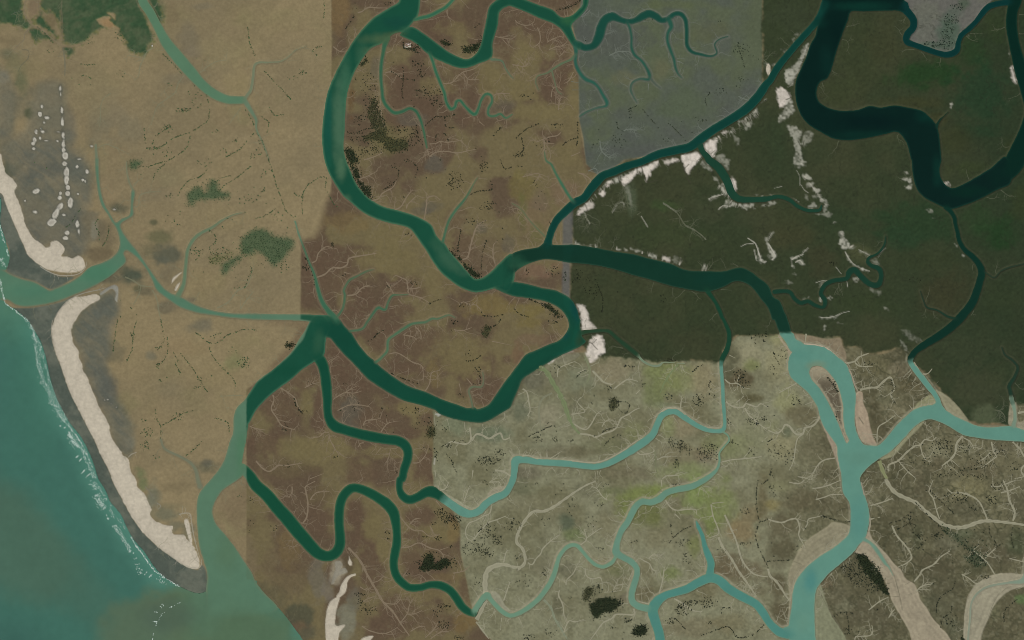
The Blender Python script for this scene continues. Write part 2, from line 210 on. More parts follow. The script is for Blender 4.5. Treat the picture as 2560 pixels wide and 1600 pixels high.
('poly',"01: -380,1000 30,1040 90,1075 200,1120 330,1155 470,1235 520,1215 650,1160 760,1095 850,1015 960,975 1060,920 1120,850 1130,760 1100,650 1060,590 1020,520 960,430 930,330 912,200 898,60 900,-20 930,-20 936,150 955,300 990,420 1042,510 1092,590 1150,555 1220,520 1235,430 1236,350 1250,270 1275,300 1258,430 1258,520 1200,560 1140,610 1160,680 1230,780 1290,850 1340,920 1400,1010 1470,1110 1550,1210 1620,1260 1680,1280 1740,1310 1850,1370 2000,1420 2200,1450 2460,1455 2460,1505 2200,1492 2000,1465 1850,1440 1700,1390 1580,1310 1480,1230 1440,1140 1380,1030 1300,930 1200,855 1170,880 1190,960 1110,1040 1050,1090 960,1150 850,1210 700,1275 560,1330 420,1365 250,1385 150,1370 60,1320 -380,1300",(84,118,93),(110,113,88),2.8,'',"green tidal inlet opening to the sea between the two sand spits"),
('line',"00: 905,1370,26 908,1430,30 915,1512,34 | 01: 915,40,36",(108,119,94),(120,116,91),2.4,'',"slim creek reaching north from the tidal inlet"),
('line',"01: 1265,300,18 1225,220,16 1200,120,14 1195,20,12",(110,117,90),(120,115,89),2,'',"thin faint creek north of the inlet fork"),
('line',"01: 1680,1290,56 1725,1200,42 1740,1150,38 1755,1000,34 1775,850,34 1830,750,34 1900,690,30 2000,640,26 2100,570,18 2200,520,12 2300,495,7",(96,118,90),(116,115,88),2.4,'',"thin green creek curving northeast from the tidal inlet"),
('line',"02: 1520,1130,18 1560,1220,22 1700,1290,24 1800,1350,28 1850,1420,34 1870,1510,40 | 03: 1890,60,50",(112,116,92),(116,112,88),3,'',"faint shallow creek draining the tan flat into the estuary"),
('line',"33: 1890,1880,16 1890,1512,16 1910,1300,15 1920,1170,15 1970,1080,16 2050,1020,17 2150,990,18 2280,970,22 2400,955,50 2450,900,80 2500,700,110 2600,600,120",(126,148,126),(138,144,122),2,'',"curved turquoise creek between pale mudbanks in the bottom right corner"),
('line',"33: 905,560,40 960,590,34 1010,640,44 1060,710,44 1110,790,36 1140,820,18 1180,900,8",(106,144,122),(128,142,118),2,'',"tapering turquoise sliver on the pale mudbank"),
('line',"32: 2300,740,50 2325,830,36 2335,920,32 2320,1000,44",(120,146,124),(130,142,116),2,'',"short pale creek with muddy banks near the right edge"),
('line',"32: 2310,780,46 2290,680,40 2280,620,42 2330,540,34 2360,450,28 2310,380,22 2240,330,18 2210,260,14",(28,56,40),(40,54,40),3,'',"dim dark creek in the eastern swamp above the pale creek"),
('line',"31: 2040,1050,16 2080,1080,14 2140,1110,16 2200,1050,16 2280,1015,16 2400,985,14 2480,970,12",(30,58,42),(44,56,42),2,'',"thin dim creek running to the right edge from the narrow dark river"),
('line',"31: 60,1245,46 150,1240,40 210,1250,40 250,1310,40 310,1350,40 380,1335,38 440,1370,38 520,1390,34 540,1330,46 500,1260,42 540,1180,44 620,1140,44 740,1120,44 770,1060,60 820,1040,60 880,1100,56 960,1170,56 1040,1180,56 1070,1100,44 1050,1030,50 980,1000,40 940,960,36 960,920,28 1040,880,24 1100,800,18 1110,720,10",(24,60,44),(36,60,44),2,'',"dark creek with a tight loop in the middle of the swamp"),
('line',"31: 1790,1500,30 1700,1480,28 1600,1420,24 1500,1390,20 1460,1300,14 1440,1240,8",(26,56,40),(40,54,40),2,'',"thin dark side creek off the narrow eastern river"),
('line',"30: 1590,1200,40 1620,1140,24 1700,1060,10",(16,50,38),(34,52,38),2,'',"stubby dark creek cut into the bank of the black river"),
('line',"30: 480,160,70 430,250,60",(12,52,42),(24,52,42),2,'',"mouth of the diagonal river at the black river"),
]
RIVERS = [r for r in RIVERS if r[6] != "mouth of the diagonal river at the black river"]
ISLAND = "32: 390,480 420,440 490,435 550,470 610,540 660,620 690,720 710,820 710,920 730,1050 765,1140 745,1165 720,1120 680,1020 620,880 560,760 490,650 420,570 395,520"
SEA = "01: -380,300 -30,330 -10,590 40,760 80,900 60,1000 30,1060 -10,1130 0,1280 50,1360 150,1430 240,1512 | 02: 250,0 310,100 370,200 420,350 450,500 500,680 560,820 650,980 760,1120 850,1300 900,1450 | 03: 920,0 990,110 1030,210 1130,330 1190,460 1260,580 1350,680 1450,830 1560,940 1700,1020 1850,1080 1955,1060 1970,960 2050,900 2419,960 | 13: 0,980 60,1060 200,1210 300,1330 380,1440 430,1512 560,1880 | 03: 0,1880 -380,1880"
BEACH = ["01: -380,280 0,310 50,400 90,500 140,620 190,730 230,820 260,890 320,950 390,1000 450,1045 560,1100 700,1105 640,1150 500,1225 330,1150 150,1100 60,1050 90,900 40,760 -380,580",
 "01: 100,1400 300,1395 560,1345 700,1290 600,1390 540,1460 510,1520 | 02: 490,100 500,200 530,320 570,420 610,540 660,680 720,800 800,960 880,1110 960,1290 1030,1420 | 03: 1060,0 1110,100 1180,230 1260,370 1350,490 1480,620 1600,710 1720,790 1800,830 1870,850 1910,800 1950,860 1962,960 1950,1070 1850,1085 1700,1030 1560,950 1450,840 1350,690 1260,590 1190,470 1130,340 1030,220 990,120 920,10 | 02: 900,1460 850,1310 760,1130 650,990 560,830 500,690 450,510 420,360 370,210 310,110 240,0 | 01: 150,1440"]
SANDS = [("01: -380,-60 0,-60 20,0 40,80 60,130 110,170 150,220 160,250 135,300 165,370 195,450 220,530 240,610 265,660 300,720 340,760 380,780 410,810 430,830 475,815 480,780 520,760 560,775 610,830 595,880 580,910 640,915 690,930 740,905 780,930 800,975 795,1020 760,1050 650,1065 560,1055 450,1035 390,1000 320,950 260,890 230,820 190,730 140,620 90,500 50,400 0,310 -380,250","pale hooked sand spit on the north side of the tidal inlet"),
 ("01: 510,1520 560,1420 620,1350 700,1300 800,1290 900,1265 940,1290 935,1320 880,1350 820,1390 760,1440 715,1512 | 02: 690,40 670,100 680,170 700,230 745,300 740,350 775,410 785,480 820,530 850,610 880,690 910,750 940,830 970,880 1000,930 1030,1000 1045,1080 1075,1150 1140,1230 1160,1280 1210,1310 1225,1380 1240,1440 1275,1490 | 03: 1290,30 1300,70 1360,120 1390,190 1430,270 1420,330 1470,390 1560,425 1630,440 1635,510 1740,520 1760,555 1800,590 1840,650 1880,740 1885,800 1870,840 1800,835 1720,795 1600,710 1480,620 1350,490 1260,370 1180,230 1110,100 1060,0 | 02: 1030,1420 960,1290 880,1110 800,960 720,800 660,680 610,540 570,420 530,320 500,200 490,100","long pale sand spit running down the coast to the estuary mouth"),
 ("13: 770,1105 790,1120 760,1230 750,1370 840,1370 790,1440 780,1512 800,1880 655,1880 660,1512 655,1350 670,1230 700,1150","pale sand ridge at the bottom edge by the estuary shore"),
 ("13: 980,1540 1000,1500 1040,1480 1110,1470 1090,1500 1040,1560","small pale sand patch at the bottom edge beside the ridge"),
 ("13: 745,775 790,765 820,800 800,840 840,830 868,868 850,880 790,900 760,930 735,980 712,985 730,900 750,840","pale grey sand sheet below the S bend of the green river"),
 ("13: 880,715 890,750 905,775 905,805 885,810 868,785 878,750","tear shaped white sand patch below the S bend"),
 ("13: 870,905 940,885 945,900 900,915 865,960 858,1020 840,1065 800,1100 760,1130 765,1090 790,1050 800,1000 830,950","curved pale sand streak above the sand ridge"),
 ("03: 1740,380 1775,370 1800,470 1815,560 1810,615 1785,560 1755,450","slim pale sand bar inside the tip of the long spit"),
 ("01: 940,1270 1000,1215 1080,1180 1110,1195 1120,1250 1105,1340 1085,1320 1095,1260 1060,1215 1010,1240 960,1275","grey sand hook at the head of the long spit"),
 ("01: 1620,1170 1640,1110 1720,1060 1700,1080 1650,1130","thin pale sand sliver beside the inlet creek"),
 ("01: 1650,1235 1665,1190 1705,1150 1690,1190 1665,1235","short white sand sliver beside the inlet creek mouth"),
 ("20: 2400,650 2419,600 2440,620 2440,700 2419,715","small white bank on the diagonal river near the swamp corner"),
]
PATCH = {'00':[(570,835,14,25),(575,890,7,22),(398,1005,10,14),(380,1080,16,22),(440,1112,26,14),(415,1158,10,10),(585,1045,14,26),(592,1150,14,45),(388,1215,10,10),(345,1248,16,20),(400,1243,30,12),(595,1275,16,34),(378,1303,10,20),(325,1325,20,28),(312,1355,20,18),(440,1332,14,5),(315,1405,15,12),(598,1365,20,40),(598,1415,18,22),(615,1475,32,34),(545,1332,10,7),(750,1500,18,8),(870,1380,12,8),(555,1247,16,5)],
 '01':[(610,35,25,20),(630,120,27,50),(630,195,24,45),(730,62,14,14),(823,110,14,20),(805,205,14,14),(783,190,8,10),(340,297,36,26),(642,262,22,26),(640,318,24,26),(570,313,10,12),(563,360,20,18),(665,400,28,52),(568,440,26,32),(525,510,32,50),(490,590,42,40),(337,490,22,14),(605,520,12,8),(730,600,18,36),(635,690,22,22),(620,735,30,18),(745,680,12,25),(1085,470,16,10),(238,385,9,9),(737,318,9,9)],
 '02':[(1018,752,11,7),(990,755,7,5),(1050,790,6,5),(1102,827,8,6)]}
PANS = [ # white salt pans and banks: outline, strength
 ("21: 600,525 640,470 690,430 720,400 780,410 760,450 700,475 640,515",.85),("21: 825,320 870,280 890,310 870,350 840,345",.9),("21: 885,215 940,185 945,215 900,255",.95),("21: 950,175 1000,160 1010,215 980,205",.8),
 ("21: 1030,170 1100,130 1170,85 1190,110 1160,160 1110,215 1060,240",1),("21: 1060,240 1110,240 1140,400 1130,450 1095,380",.25),("21: 1190,80 1260,50 1380,10 1390,40 1330,100 1290,180 1270,200 1240,120",1),("21: 1430,0 1560,-15 1580,0 1480,55 1440,30",.95),
 ("21: 1600,10 1590,-20 1600,-45 1740,-75 1790,-35 1760,20 1720,60 1700,90 1660,140 1630,70",1),("20: 1812,1375 1850,1330 1940,1310 1930,1380 1920,1450 1900,1490 1850,1450",1),
 ("20: 1975,1255 2000,1230 2030,1245 2010,1270",.9),("20: 2060,1235 2090,1235 2090,1265 2060,1260",.8),("20: 2130,1145 2160,1125 2190,1150 2150,1165",.8),("20: 2190,1240 2200,1180 2260,1130 2280,1170 2240,1220",.55),("20: 2260,1090 2310,1020 2320,1060 2290,1110",.6),("20: 2340,980 2400,930 2380,970",.6),("20: 2090,1270 2160,1330 2130,1380 2100,1320",.4),
 ("21: 2060,175 2110,165 2125,260 2110,300 2085,260",.9),("21: 1960,250 1990,215 2040,300 2035,335 1990,310",.75),("21: 1890,150 1960,190 1970,240 1930,210",.5),("21: 1920,-20 1980,-60 2050,0 2045,100 2000,60",.45),("21: 1800,0 1860,20 1890,110 1830,90 1790,50",.45),
 ("21: 2010,370 2070,390 2115,410 2100,435 2040,440 1980,465 2000,430",.7),("21: 2140,415 2300,405 2260,440 2210,480 2190,460",.75),("21: 2290,460 2419,400 2419,430 2330,450",.5),("21: 2280,320 2370,345 2350,355",.6),("31: 0,390 60,385 90,405 40,425 0,420",.6),("31: 20,330 60,315 60,335 30,345",.7),("31: 230,360 290,390 280,395 240,372",.6),
 ("21: 1860,370 1930,335 2020,320 2040,330 1940,355 1870,390",.5),
 ("21: 570,785 680,795 800,820 790,828 650,810",.75),("21: 980,835 1090,845 1100,858 990,850",.6),("21: 1110,835 1180,840 1240,870 1160,870",.6),("21: 1280,880 1330,880 1365,930 1300,915",.8),("21: 1415,930 1440,910 1490,925 1485,970",.85),("21: 1500,960 1560,900 1590,980 1540,985",.25),("21: 1800,1045 1815,960 1830,1045",.6),
 ("21: 2300,785 2320,800 2345,880 2375,940 2390,970 2345,975 2310,950 2330,930",.8),("21: 2290,850 2310,900 2320,950 2300,945",.5),("21: 2390,760 2440,700 2419,820 2400,790",.5),
 ("21: 605,1370 690,1380 740,1512 | 22: 765,50 800,88 700,112 660,90 650,10 | 21: 640,1460",.9),("22: 735,190 800,140 850,150 880,250 870,320 820,340 800,370 740,410 710,350 695,290 730,230",1),("22: 335,408 450,340 605,263 612,282 520,345 400,405",.9),
 ("30: 400,378 365,500 325,570 300,650 250,735 170,770 165,670 260,590 310,520 330,440",.62),("30: 165,690 240,680 250,740 200,800 170,790",.6),("30: 78,850 140,830 200,870 210,940 160,1000 110,1020 90,950",.95),("30: 190,930 230,970 240,1060 160,1130 105,1160 100,1100 150,1040",.7),
 ("30: 170,1185 260,1190 330,1260 300,1320 330,1500 | 31: 300,80 240,10 | 30: 250,1380 200,1250",.6),("30: 330,1260 420,1240 430,1310 340,1385 310,1330",.4),("31: 290,0 350,0 355,60 320,60",.7),
 ("31: 320,140 380,130 410,180 350,190",.7),("31: 360,210 440,215 430,250 370,265",.5),("31: 410,265 470,258 500,290 450,310",.7),("31: 410,335 500,330 505,352 430,355",.45),("31: 490,370 540,370 570,430 555,480 520,490 530,430",.62),("31: 450,510 530,500 570,480 600,510 590,545 550,530 500,525",.4),("31: 370,450 420,400 465,430 420,465",.5),("31: 595,605 620,578 655,588 625,600",.6),("31: 350,330 380,340 375,380 360,380",.3),
 ("31: 665,690 700,675 720,715 680,725",.6),("31: 665,750 710,725 780,790 760,825 700,840",.8),("31: 750,830 820,810 830,835 770,850",.5),("31: 850,845 960,880 950,930 900,890 850,870",.3),("31: 730,870 800,980 860,1010 840,1015 770,960",.5),("31: 860,1020 950,1040 950,1060 890,1055",.75),("31: 805,1130 830,1090 870,1100 850,1150",.6),("31: 960,1200 1080,1240 1075,1280 1010,1270",.3),("31: 1085,1380 1110,1380 1140,1440 1110,1420",.4),("31: 970,950 1030,930 1060,990 1000,990",.3),
 ("31: 1290,110 1330,110 1325,140 1300,140",.6),("31: 1270,175 1350,165 1365,200 1330,215 1290,200",.65),("31: 1290,250 1360,230 1365,270 1320,285",.75),("31: 1485,460 1560,480 1560,515 1510,490",.4),("31: 1550,550 1600,535 1590,560",.4),("31: 1658,205 1700,215 1718,250 1685,250",1.3),
 ("31: 0,780 20,830 60,860 80,890 60,930 30,900 0,860",.8),("31: 0,890 40,930 55,945 0,935",.8),("31: 0,770 50,680 60,690 10,790",.4),("31: 215,930 330,885 320,905 240,940",.6),("31: 330,870 380,840 370,855",.5),("31: 255,965 320,940 350,985 330,1000 280,970",.5),("31: 215,1025 235,990 255,1025",.45),("31: 230,1075 280,1075 265,1090",.6),("31: 155,1165 190,1135 230,1165",.45),("31: 325,1320 350,1300 380,1300 340,1315",.8),("31: 475,1305 495,1280 515,1340 480,1325",.8),("31: 565,1305 585,1285 607,1300 585,1315",.7),("31: 490,1485 550,1485 650,1470 620,1500 510,1500",.5),("31: 480,1200 500,1140 590,1150 530,1165 505,1200",.4),
 ("32: 520,70 535,50 545,90 530,100",.6),("32: 640,20 710,35 660,35",.4),("32: 1240,180 1300,240 1330,310 1300,310 1260,240",.35),("32: 1260,90 1370,130 1450,190 1440,220 1330,180",.25),
 ("30: 2290,650 2310,620 2335,700 2355,800 2340,790 2310,760",1.1),("30: 2268,510 2280,470 2290,530 2275,545",.6),("30: 1712,970 1740,965 1745,990 1730,1020",.8),("30: 1880,320 1900,312 1900,335",.9),("30: 250,330 290,305 310,340 275,355",.55),("30: 215,380 250,365 250,400",.4),("30: 130,465 185,475 170,500",.4),("30: -40,600 70,605 20,620",.6),("31: 1765,790 1800,800 1790,830",.4),("31: 1840,895 1855,900 1848,912",.7),
]
BANKS = [ # pale mud and sand banks on the river sides: outline, colour
 ("33: 915,540 950,480 990,560 1060,640 1140,720 1200,800 1260,850 1300,930 1380,980 1420,1060 1440,1130 1500,1210 1560,1310 1640,1400 1720,1500 1850,1880 1450,1880 1340,1450 1260,1300 1180,1160 1140,1060 1100,950 1050,870 990,790 920,720 860,700 820,690 870,600",(160,148,124),"pale triangular mudbank widening to the bottom edge"),
 ("33: 560,440 600,400 700,405 775,440 770,520 740,545 620,640 480,730 360,830 270,950 235,1060 215,1180 203,1330 190,1300 200,1100 190,920 240,760 320,620 400,540 480,490",(146,138,112),"pale mudbank on the west side of the wide turquoise river"),
 ("33: 450,1700 440,1300 440,1150 460,1030 495,985 540,1120 600,1280 680,1400 760,1560 780,1880 460,1880",(132,132,104),"greenish mudbank at the bottom edge beside the turquoise river"),
 ("33: 1840,1880 1845,1512 1850,1350 1870,1170 1900,1080 1960,990 2050,930 2150,890 2280,880 2400,890 2500,900 2500,1000 2419,1010 2300,1040 2200,1110 2130,1200 2090,1300 2040,1400 2010,1512 2000,1880",(158,150,126),"curved pale mudbank in the bottom right corner"),
 ("32: 830,690 890,680 900,780 940,880 960,980 990,1090 1027,1187 940,1172 880,1140 840,1040 820,900",(166,148,124),"broad pink tinged mudbank east of the long island"),
 ("32: 490,920 520,960 590,1060 650,1140 662,1200 668,1300 695,1450 670,1400 630,1290 600,1200 550,1080",(158,142,120),"thin pale bank along the west shore below the long island"),
 ("32: 1585,660 1680,710 1760,780 1840,870 1895,965 1780,915 1690,855 1645,770 1620,720",(146,140,112),"pale wedge of mud east of the narrow channel mouth"),
 ("32: 1540,708 1582,792 1450,820 1365,862 1420,780 1470,745",(140,138,104),"pale greenish bank west of the narrow channel mouth"),
 ("32: 1482,948 1420,1030 1330,1120 1230,1240 1180,1290 1080,1320 1050,1312 1170,1230 1280,1120 1380,1010",(140,136,106),"long greenish bank on the south side of the turquoise arm"),
 ("32: 240,140 300,135 400,150 560,180 680,170 700,230 740,330 720,400 640,330 560,265 440,225 340,220 265,175",(136,122,98),"pale brown bank along the north shore of the turquoise river"),
 ("32: 2290,780 2345,780 2365,960 2440,940 2470,1040 2330,1012 2310,970 2290,1000 2270,980",(150,142,118),"pale muddy margin of the short creek near the right edge"),
 ("13: 1715,95 1800,130 1950,212 1970,235 2045,268 1990,272 1860,200 1760,130",(150,148,122),"straight pale bank on the north side of the turquoise creek head"),
 ("13: 2190,130 2240,80 2290,62 2375,58 2355,105 2250,150 2200,170",(152,144,120),"pale bank inside the first turquoise creek bend"),
 ("13: 2215,1065 2260,1055 2310,1100 2350,1180 2419,1245 2350,1230 2260,1160",(150,146,122),"pale bank at the narrow creek fork"),
 ("22: 390,395 450,340 520,320 600,300 640,330 560,390 440,420",(126,122,98),"grey bank beside the white river beach"),
 ("32: 110,125 145,200 235,300 200,360 185,300 150,240 95,150",(158,144,118),"pale strip on the west shore at the head of the turquoise river"),
]
# soil blotches: sheet, x, y, rx, ry, colour, strength
RB=(92,77,61); TN=(110,101,70); GR=(90,86,74); DGRY=(86,88,82); VG=(84,83,79); GN=(100,104,60)
BLOB = {
'10':[(1350,900,170,330,RB,.9),(1600,400,260,90,RB,.7),(1780,230,260,120,RB,.8),(2000,860,200,260,RB,.8),(1600,1010,90,90,RB,.8),(1750,1350,150,170,RB,.8),(1980,1130,130,60,RB,.6),(1480,1130,120,60,GR,.6),(1150,650,70,110,GR,.5),(1900,280,150,90,TN,.7),(2200,750,120,150,TN,.8),(2350,450,120,180,RB,.7),(900,950,40,160,(92,70,46),.6),(1700,820,160,80,TN,.7),(780,100,90,180,(116,98,66),.7),(2350,1000,120,100,GR,.5),(1100,220,120,60,(100,90,62),.5),(1230,1310,120,120,(96,92,60),.5)],
'20':[(300,330,250,180,RB,.8),(430,680,200,200,RB,.9),(330,880,150,90,RB,.6),(130,520,140,160,TN,.9),(100,850,150,120,TN,.9),(300,1060,330,90,TN,.9),(580,950,60,250,TN,.7),(340,1280,110,50,RB,.6),(60,300,60,60,TN,.5),(550,1450,120,100,TN,.6),
 (680,300,110,110,VG,.9),(1000,380,260,130,VG,.8),(780,900,140,110,VG,.6),(1000,1080,120,70,VG,.5),(1200,1420,330,70,VG,.9),(1120,1300,80,60,VG,.7),(700,1450,90,70,VG,.9),(850,1250,60,60,VG,.4),(2250,860,120,50,VG,.8),(2040,1060,100,70,VG,.8),(1560,1240,120,80,VG,.7),(1080,750,130,90,(104,98,74),.6),(1400,650,90,90,(104,96,74),.5),(1900,300,170,100,(92,90,68),.6),(1650,1000,250,200,(86,92,68),.5),(1180,620,100,70,(78,82,66),.6),(1480,40,250,40,(90,92,66),.6),(1000,50,200,50,(92,94,80),.5),(2250,200,90,200,(84,86,68),.5)],
'11':[(530,850,80,130,RB,1),(700,900,200,110,RB,.8),(700,1110,200,190,RB,.9),(930,1240,150,90,RB,.9),(1020,1400,260,110,RB,.9),(1400,1210,230,110,RB,.8),(1330,1420,200,90,RB,.8),(1960,820,110,180,RB,.8),(760,300,60,140,RB,.8),(1900,540,110,110,RB,.6),(1700,40,90,90,GR,.8),(1650,440,100,60,GR,.6),(960,100,80,60,RB,.4),(1100,180,80,50,RB,.4),(1550,480,120,40,GR,.5),(2120,640,80,60,GR,.6),(2200,850,160,160,(100,88,68),.6),(1250,950,260,160,TN,.9),(1300,700,300,130,TN,.8),(850,600,250,100,(112,98,66),.6),(1750,1150,200,150,TN,.7),(2200,1380,230,100,(112,100,64),.8),(2380,800,60,80,GR,.5),(480,1050,70,150,RB,.6),(480,1350,60,120,RB,.5)],
'12':[(800,430,110,200,RB,1),(950,620,140,80,RB,.9),(1150,150,170,130,RB,.8),(1520,200,260,140,RB,.8),(1420,450,180,80,RB,.9),(450,560,170,90,RB,.7),(250,800,190,180,RB,.8),(590,900,60,220,RB,.9),(870,900,110,160,GR,.7),(1150,950,160,90,RB,.7),(1620,900,80,140,RB,.8),(120,1180,130,130,RB,.8),(1000,1450,160,110,RB,.8),(1620,1390,110,160,RB,.9),(2150,700,140,130,RB,.8),(2060,540,90,60,RB,.8),(1950,650,60,90,RB,.5),(2380,370,50,60,RB,.8),(560,1220,320,120,TN,.9),(480,800,60,110,TN,.8),(1500,830,260,70,TN,.9),(1950,350,260,200,TN,.9),(1200,1250,230,60,TN,.7),(1690,480,60,150,(112,100,64),.5),(300,1400,230,80,(98,88,64),.6),(1400,1080,160,50,RB,.6),(1900,980,120,90,(116,120,100),.6),(2200,1080,200,70,(100,106,88),.7),(640,230,50,60,(92,86,62),.5),(350,1200,80,80,TN,.4)],
'13':[(300,800,250,300,(98,86,66),.6),(300,650,90,170,(108,94,64),.6),(600,400,160,160,RB,.8),(600,150,140,80,(100,90,64),.6),(930,300,70,150,RB,.9),(1020,500,110,170,RB,.9),(1100,800,110,230,RB,.9),(1100,420,80,140,TN,.9),(1200,620,60,150,TN,.9),(1560,340,160,110,RB,.9),(1480,520,110,60,RB,.8),(1480,780,100,180,RB,.8),(1750,500,170,90,TN,.8),(1700,650,120,60,RB,.6),(1860,480,50,120,(112,98,66),.8),(1560,1080,260,60,TN,.7),(1300,1180,160,110,RB,.8),(1250,1400,250,120,RB,.8),(1640,1330,200,100,RB,.7),(1980,1350,90,110,(110,94,62),.8),(1980,1050,70,130,RB,.7),(1800,920,120,40,(108,94,66),.6),(60,1130,230,160,(86,84,64),.5),(580,950,70,220,(104,100,86),.7),(430,1250,120,120,(74,76,60),.8),(480,1450,120,80,(80,80,64),.7),(860,1350,80,170,(120,120,102),.8),(780,850,60,80,(150,142,122),.7),(750,930,45,70,(146,140,120),.6),(890,780,60,80,(84,74,56),.8),(680,1050,60,90,(110,104,92),.7),(930,1120,70,120,(100,98,84),.6)],
'21':[(200,1060,160,70,(112,92,74),.8),(200,500,180,150,(112,98,74),.7),(100,250,120,150,(108,100,62),.7),(480,300,140,130,(112,96,76),.7),(280,400,90,120,(106,94,76),.6),(240,680,60,120,(96,96,60),.5),(100,500,50,150,(92,94,56),.6),(150,1420,160,70,(110,100,62),.8),(430,1000,60,30,(112,92,72),.5),
 (900,600,300,150,(60,58,42),.5),(1500,700,300,120,(58,60,40),.5),(1850,480,150,120,(66,60,46),.6),(700,600,120,100,(62,58,46),.5),(800,1300,170,120,(62,58,42),.6),(1500,1350,300,130,(58,56,40),.5),(1900,850,200,120,(58,56,40),.4),(2200,550,150,80,(62,58,44),.5),(1450,430,120,50,(64,72,44),.5),(1130,380,50,130,(86,84,70),.5)],
'22':[(150,30,150,60,(110,100,62),.7),(200,180,160,60,(108,92,72),.7),(40,330,60,100,(108,88,68),.7),(1100,130,350,90,(58,54,40),.5),(1700,200,200,120,(60,54,40),.5),
 (350,560,140,90,(118,110,92),.6),(200,580,110,110,(104,98,84),.9),(80,830,90,120,(104,104,88),.8),(900,480,230,110,(138,124,104),.7),(650,560,140,120,(124,124,106),.6),(1450,480,160,130,(122,124,84),.9),(1380,700,110,150,(112,114,80),.8),(1620,560,150,120,(126,124,88),.8),(1500,640,120,80,(122,122,84),.6),(1830,560,130,170,(140,126,102),.8),(2250,330,150,120,(146,136,114),.8),(2060,340,90,90,(88,84,66),.8),(2130,570,130,90,(92,80,62),.9),(2030,480,60,80,(92,88,70),.8),(2250,740,120,40,(90,82,60),.9),(2200,560,70,60,(90,80,62),.8),(2270,420,70,60,(118,118,80),.8),(1700,850,160,110,(106,98,76),.6),(1600,1000,160,100,(138,124,102),.7),(1600,1280,230,120,(116,104,82),.6),(1850,1250,110,100,(112,94,80),.6),(1470,1000,60,110,(128,128,94),.8),(1150,1060,120,80,(118,116,84),.7),(950,1200,250,70,(112,108,84),.8),(450,1250,230,60,(112,104,86),.9),(250,1190,140,40,(120,116,98),.6),(650,1250,180,50,(108,100,80),.7),(600,1430,260,60,(120,114,94),.6),(1100,1450,280,60,(112,102,84),.7),(150,1450,120,60,(106,98,84),.8),(600,800,70,110,(114,108,90),.7),(330,880,120,110,(140,130,112),.8),(1650,1430,250,80,(124,126,90),.8),(2000,1180,200,120,(124,126,90),.6),(2250,1150,160,150,(128,124,98),.5),(1450,800,100,30,(120,120,98),.7)],
'23':[(1300,330,170,110,(104,104,66),.9),(1200,130,260,90,(118,122,74),.9),(1050,250,90,130,(114,118,72),.8),(1750,130,130,160,(124,132,84),.9),(1950,250,160,220,(118,122,78),.8),(1450,100,110,60,(116,122,72),.7),(1880,420,70,120,(114,120,74),.8),(1500,880,90,70,(112,118,72),.7),(1720,620,70,100,(110,112,68),.7),(580,520,110,60,(104,110,76),.8),(1020,100,120,50,(104,104,78),.6),(700,110,120,70,(110,104,86),.6),(1350,550,180,100,(118,108,86),.5),(2150,480,150,110,(132,112,86),.8),(2250,330,80,110,(128,112,88),.7),(2370,200,60,200,(104,92,70),.8),(2150,850,180,130,(102,88,70),.8),(2000,800,120,150,(104,90,72),.8),(2350,1050,80,60,(102,92,74),.6),(1250,1080,90,80,(104,94,74),.8),(1270,850,80,130,(112,102,80),.6),(1850,1050,90,60,(112,102,80),.6),(420,1170,50,130,(106,100,82),.9),(550,1440,40,80,(112,106,86),.8),(250,800,200,80,(110,102,84),.6),(520,850,70,90,(106,100,84),.7),(270,250,250,80,(124,116,96),.6),(100,70,130,70,(106,104,84),.7),(520,400,70,70,(84,92,78),.7),(900,430,120,120,(116,106,84),.5),(1650,300,150,30,(122,124,86),.6),(870,800,150,60,(128,116,92),.5),(1700,1400,250,80,(116,104,84),.6),(2100,1350,200,100,(116,104,80),.5),(850,1050,120,60,(126,120,98),.5),(1060,1110,50,50,(98,88,74),.7),(1000,850,110,60,(108,108,78),.6),(300,650,50,150,(112,106,88),.5)],
'32':[(80,150,100,90,(140,134,100),.8),(100,400,120,200,(146,136,110),.8),(170,750,100,110,(142,136,104),.8),(320,900,140,90,(104,94,74),.8),(150,1180,130,160,(140,130,104),.8),(480,1200,120,120,(100,92,74),.8),(550,1420,120,80,(96,88,70),.8),(350,1250,120,120,(110,102,82),.7),(50,1000,60,60,(128,124,96),.6),(180,1060,60,60,(96,98,80),.8),(850,300,150,80,(108,100,80),.8),(1050,450,220,100,(104,96,74),.8),(1250,450,120,100,(118,106,90),.6),(1350,600,120,80,(92,82,62),.8),(1000,720,110,60,(92,84,66),.9),(1020,900,60,150,(88,80,62),.9),(1100,1000,100,110,(92,84,66),.8),(1200,850,130,80,(122,112,92),.8),(1100,730,80,60,(112,106,86),.6),(1600,400,60,40,(66,60,46),.4),(2000,650,300,200,(66,60,46),.7),(1900,300,300,150,(58,56,42),.6),(2200,500,120,120,(60,58,42),.5),(2050,900,120,80,(88,82,66),.7),(1600,1250,120,80,(134,126,106),.8),(1850,1220,80,50,(126,120,100),.6),(1450,1420,120,60,(112,102,84),.6),(1600,1350,80,60,(104,92,74),.6),(2000,1400,200,80,(100,90,72),.6),(2200,1200,150,60,(94,86,70),.7),(2380,1150,50,40,(92,84,66),.6),(620,850,60,120,(96,88,70),.7),(500,500,80,60,(130,124,96),.8),(1000,1350,60,80,(84,80,62),.7),(1200,1450,120,60,(86,80,62),.7)],
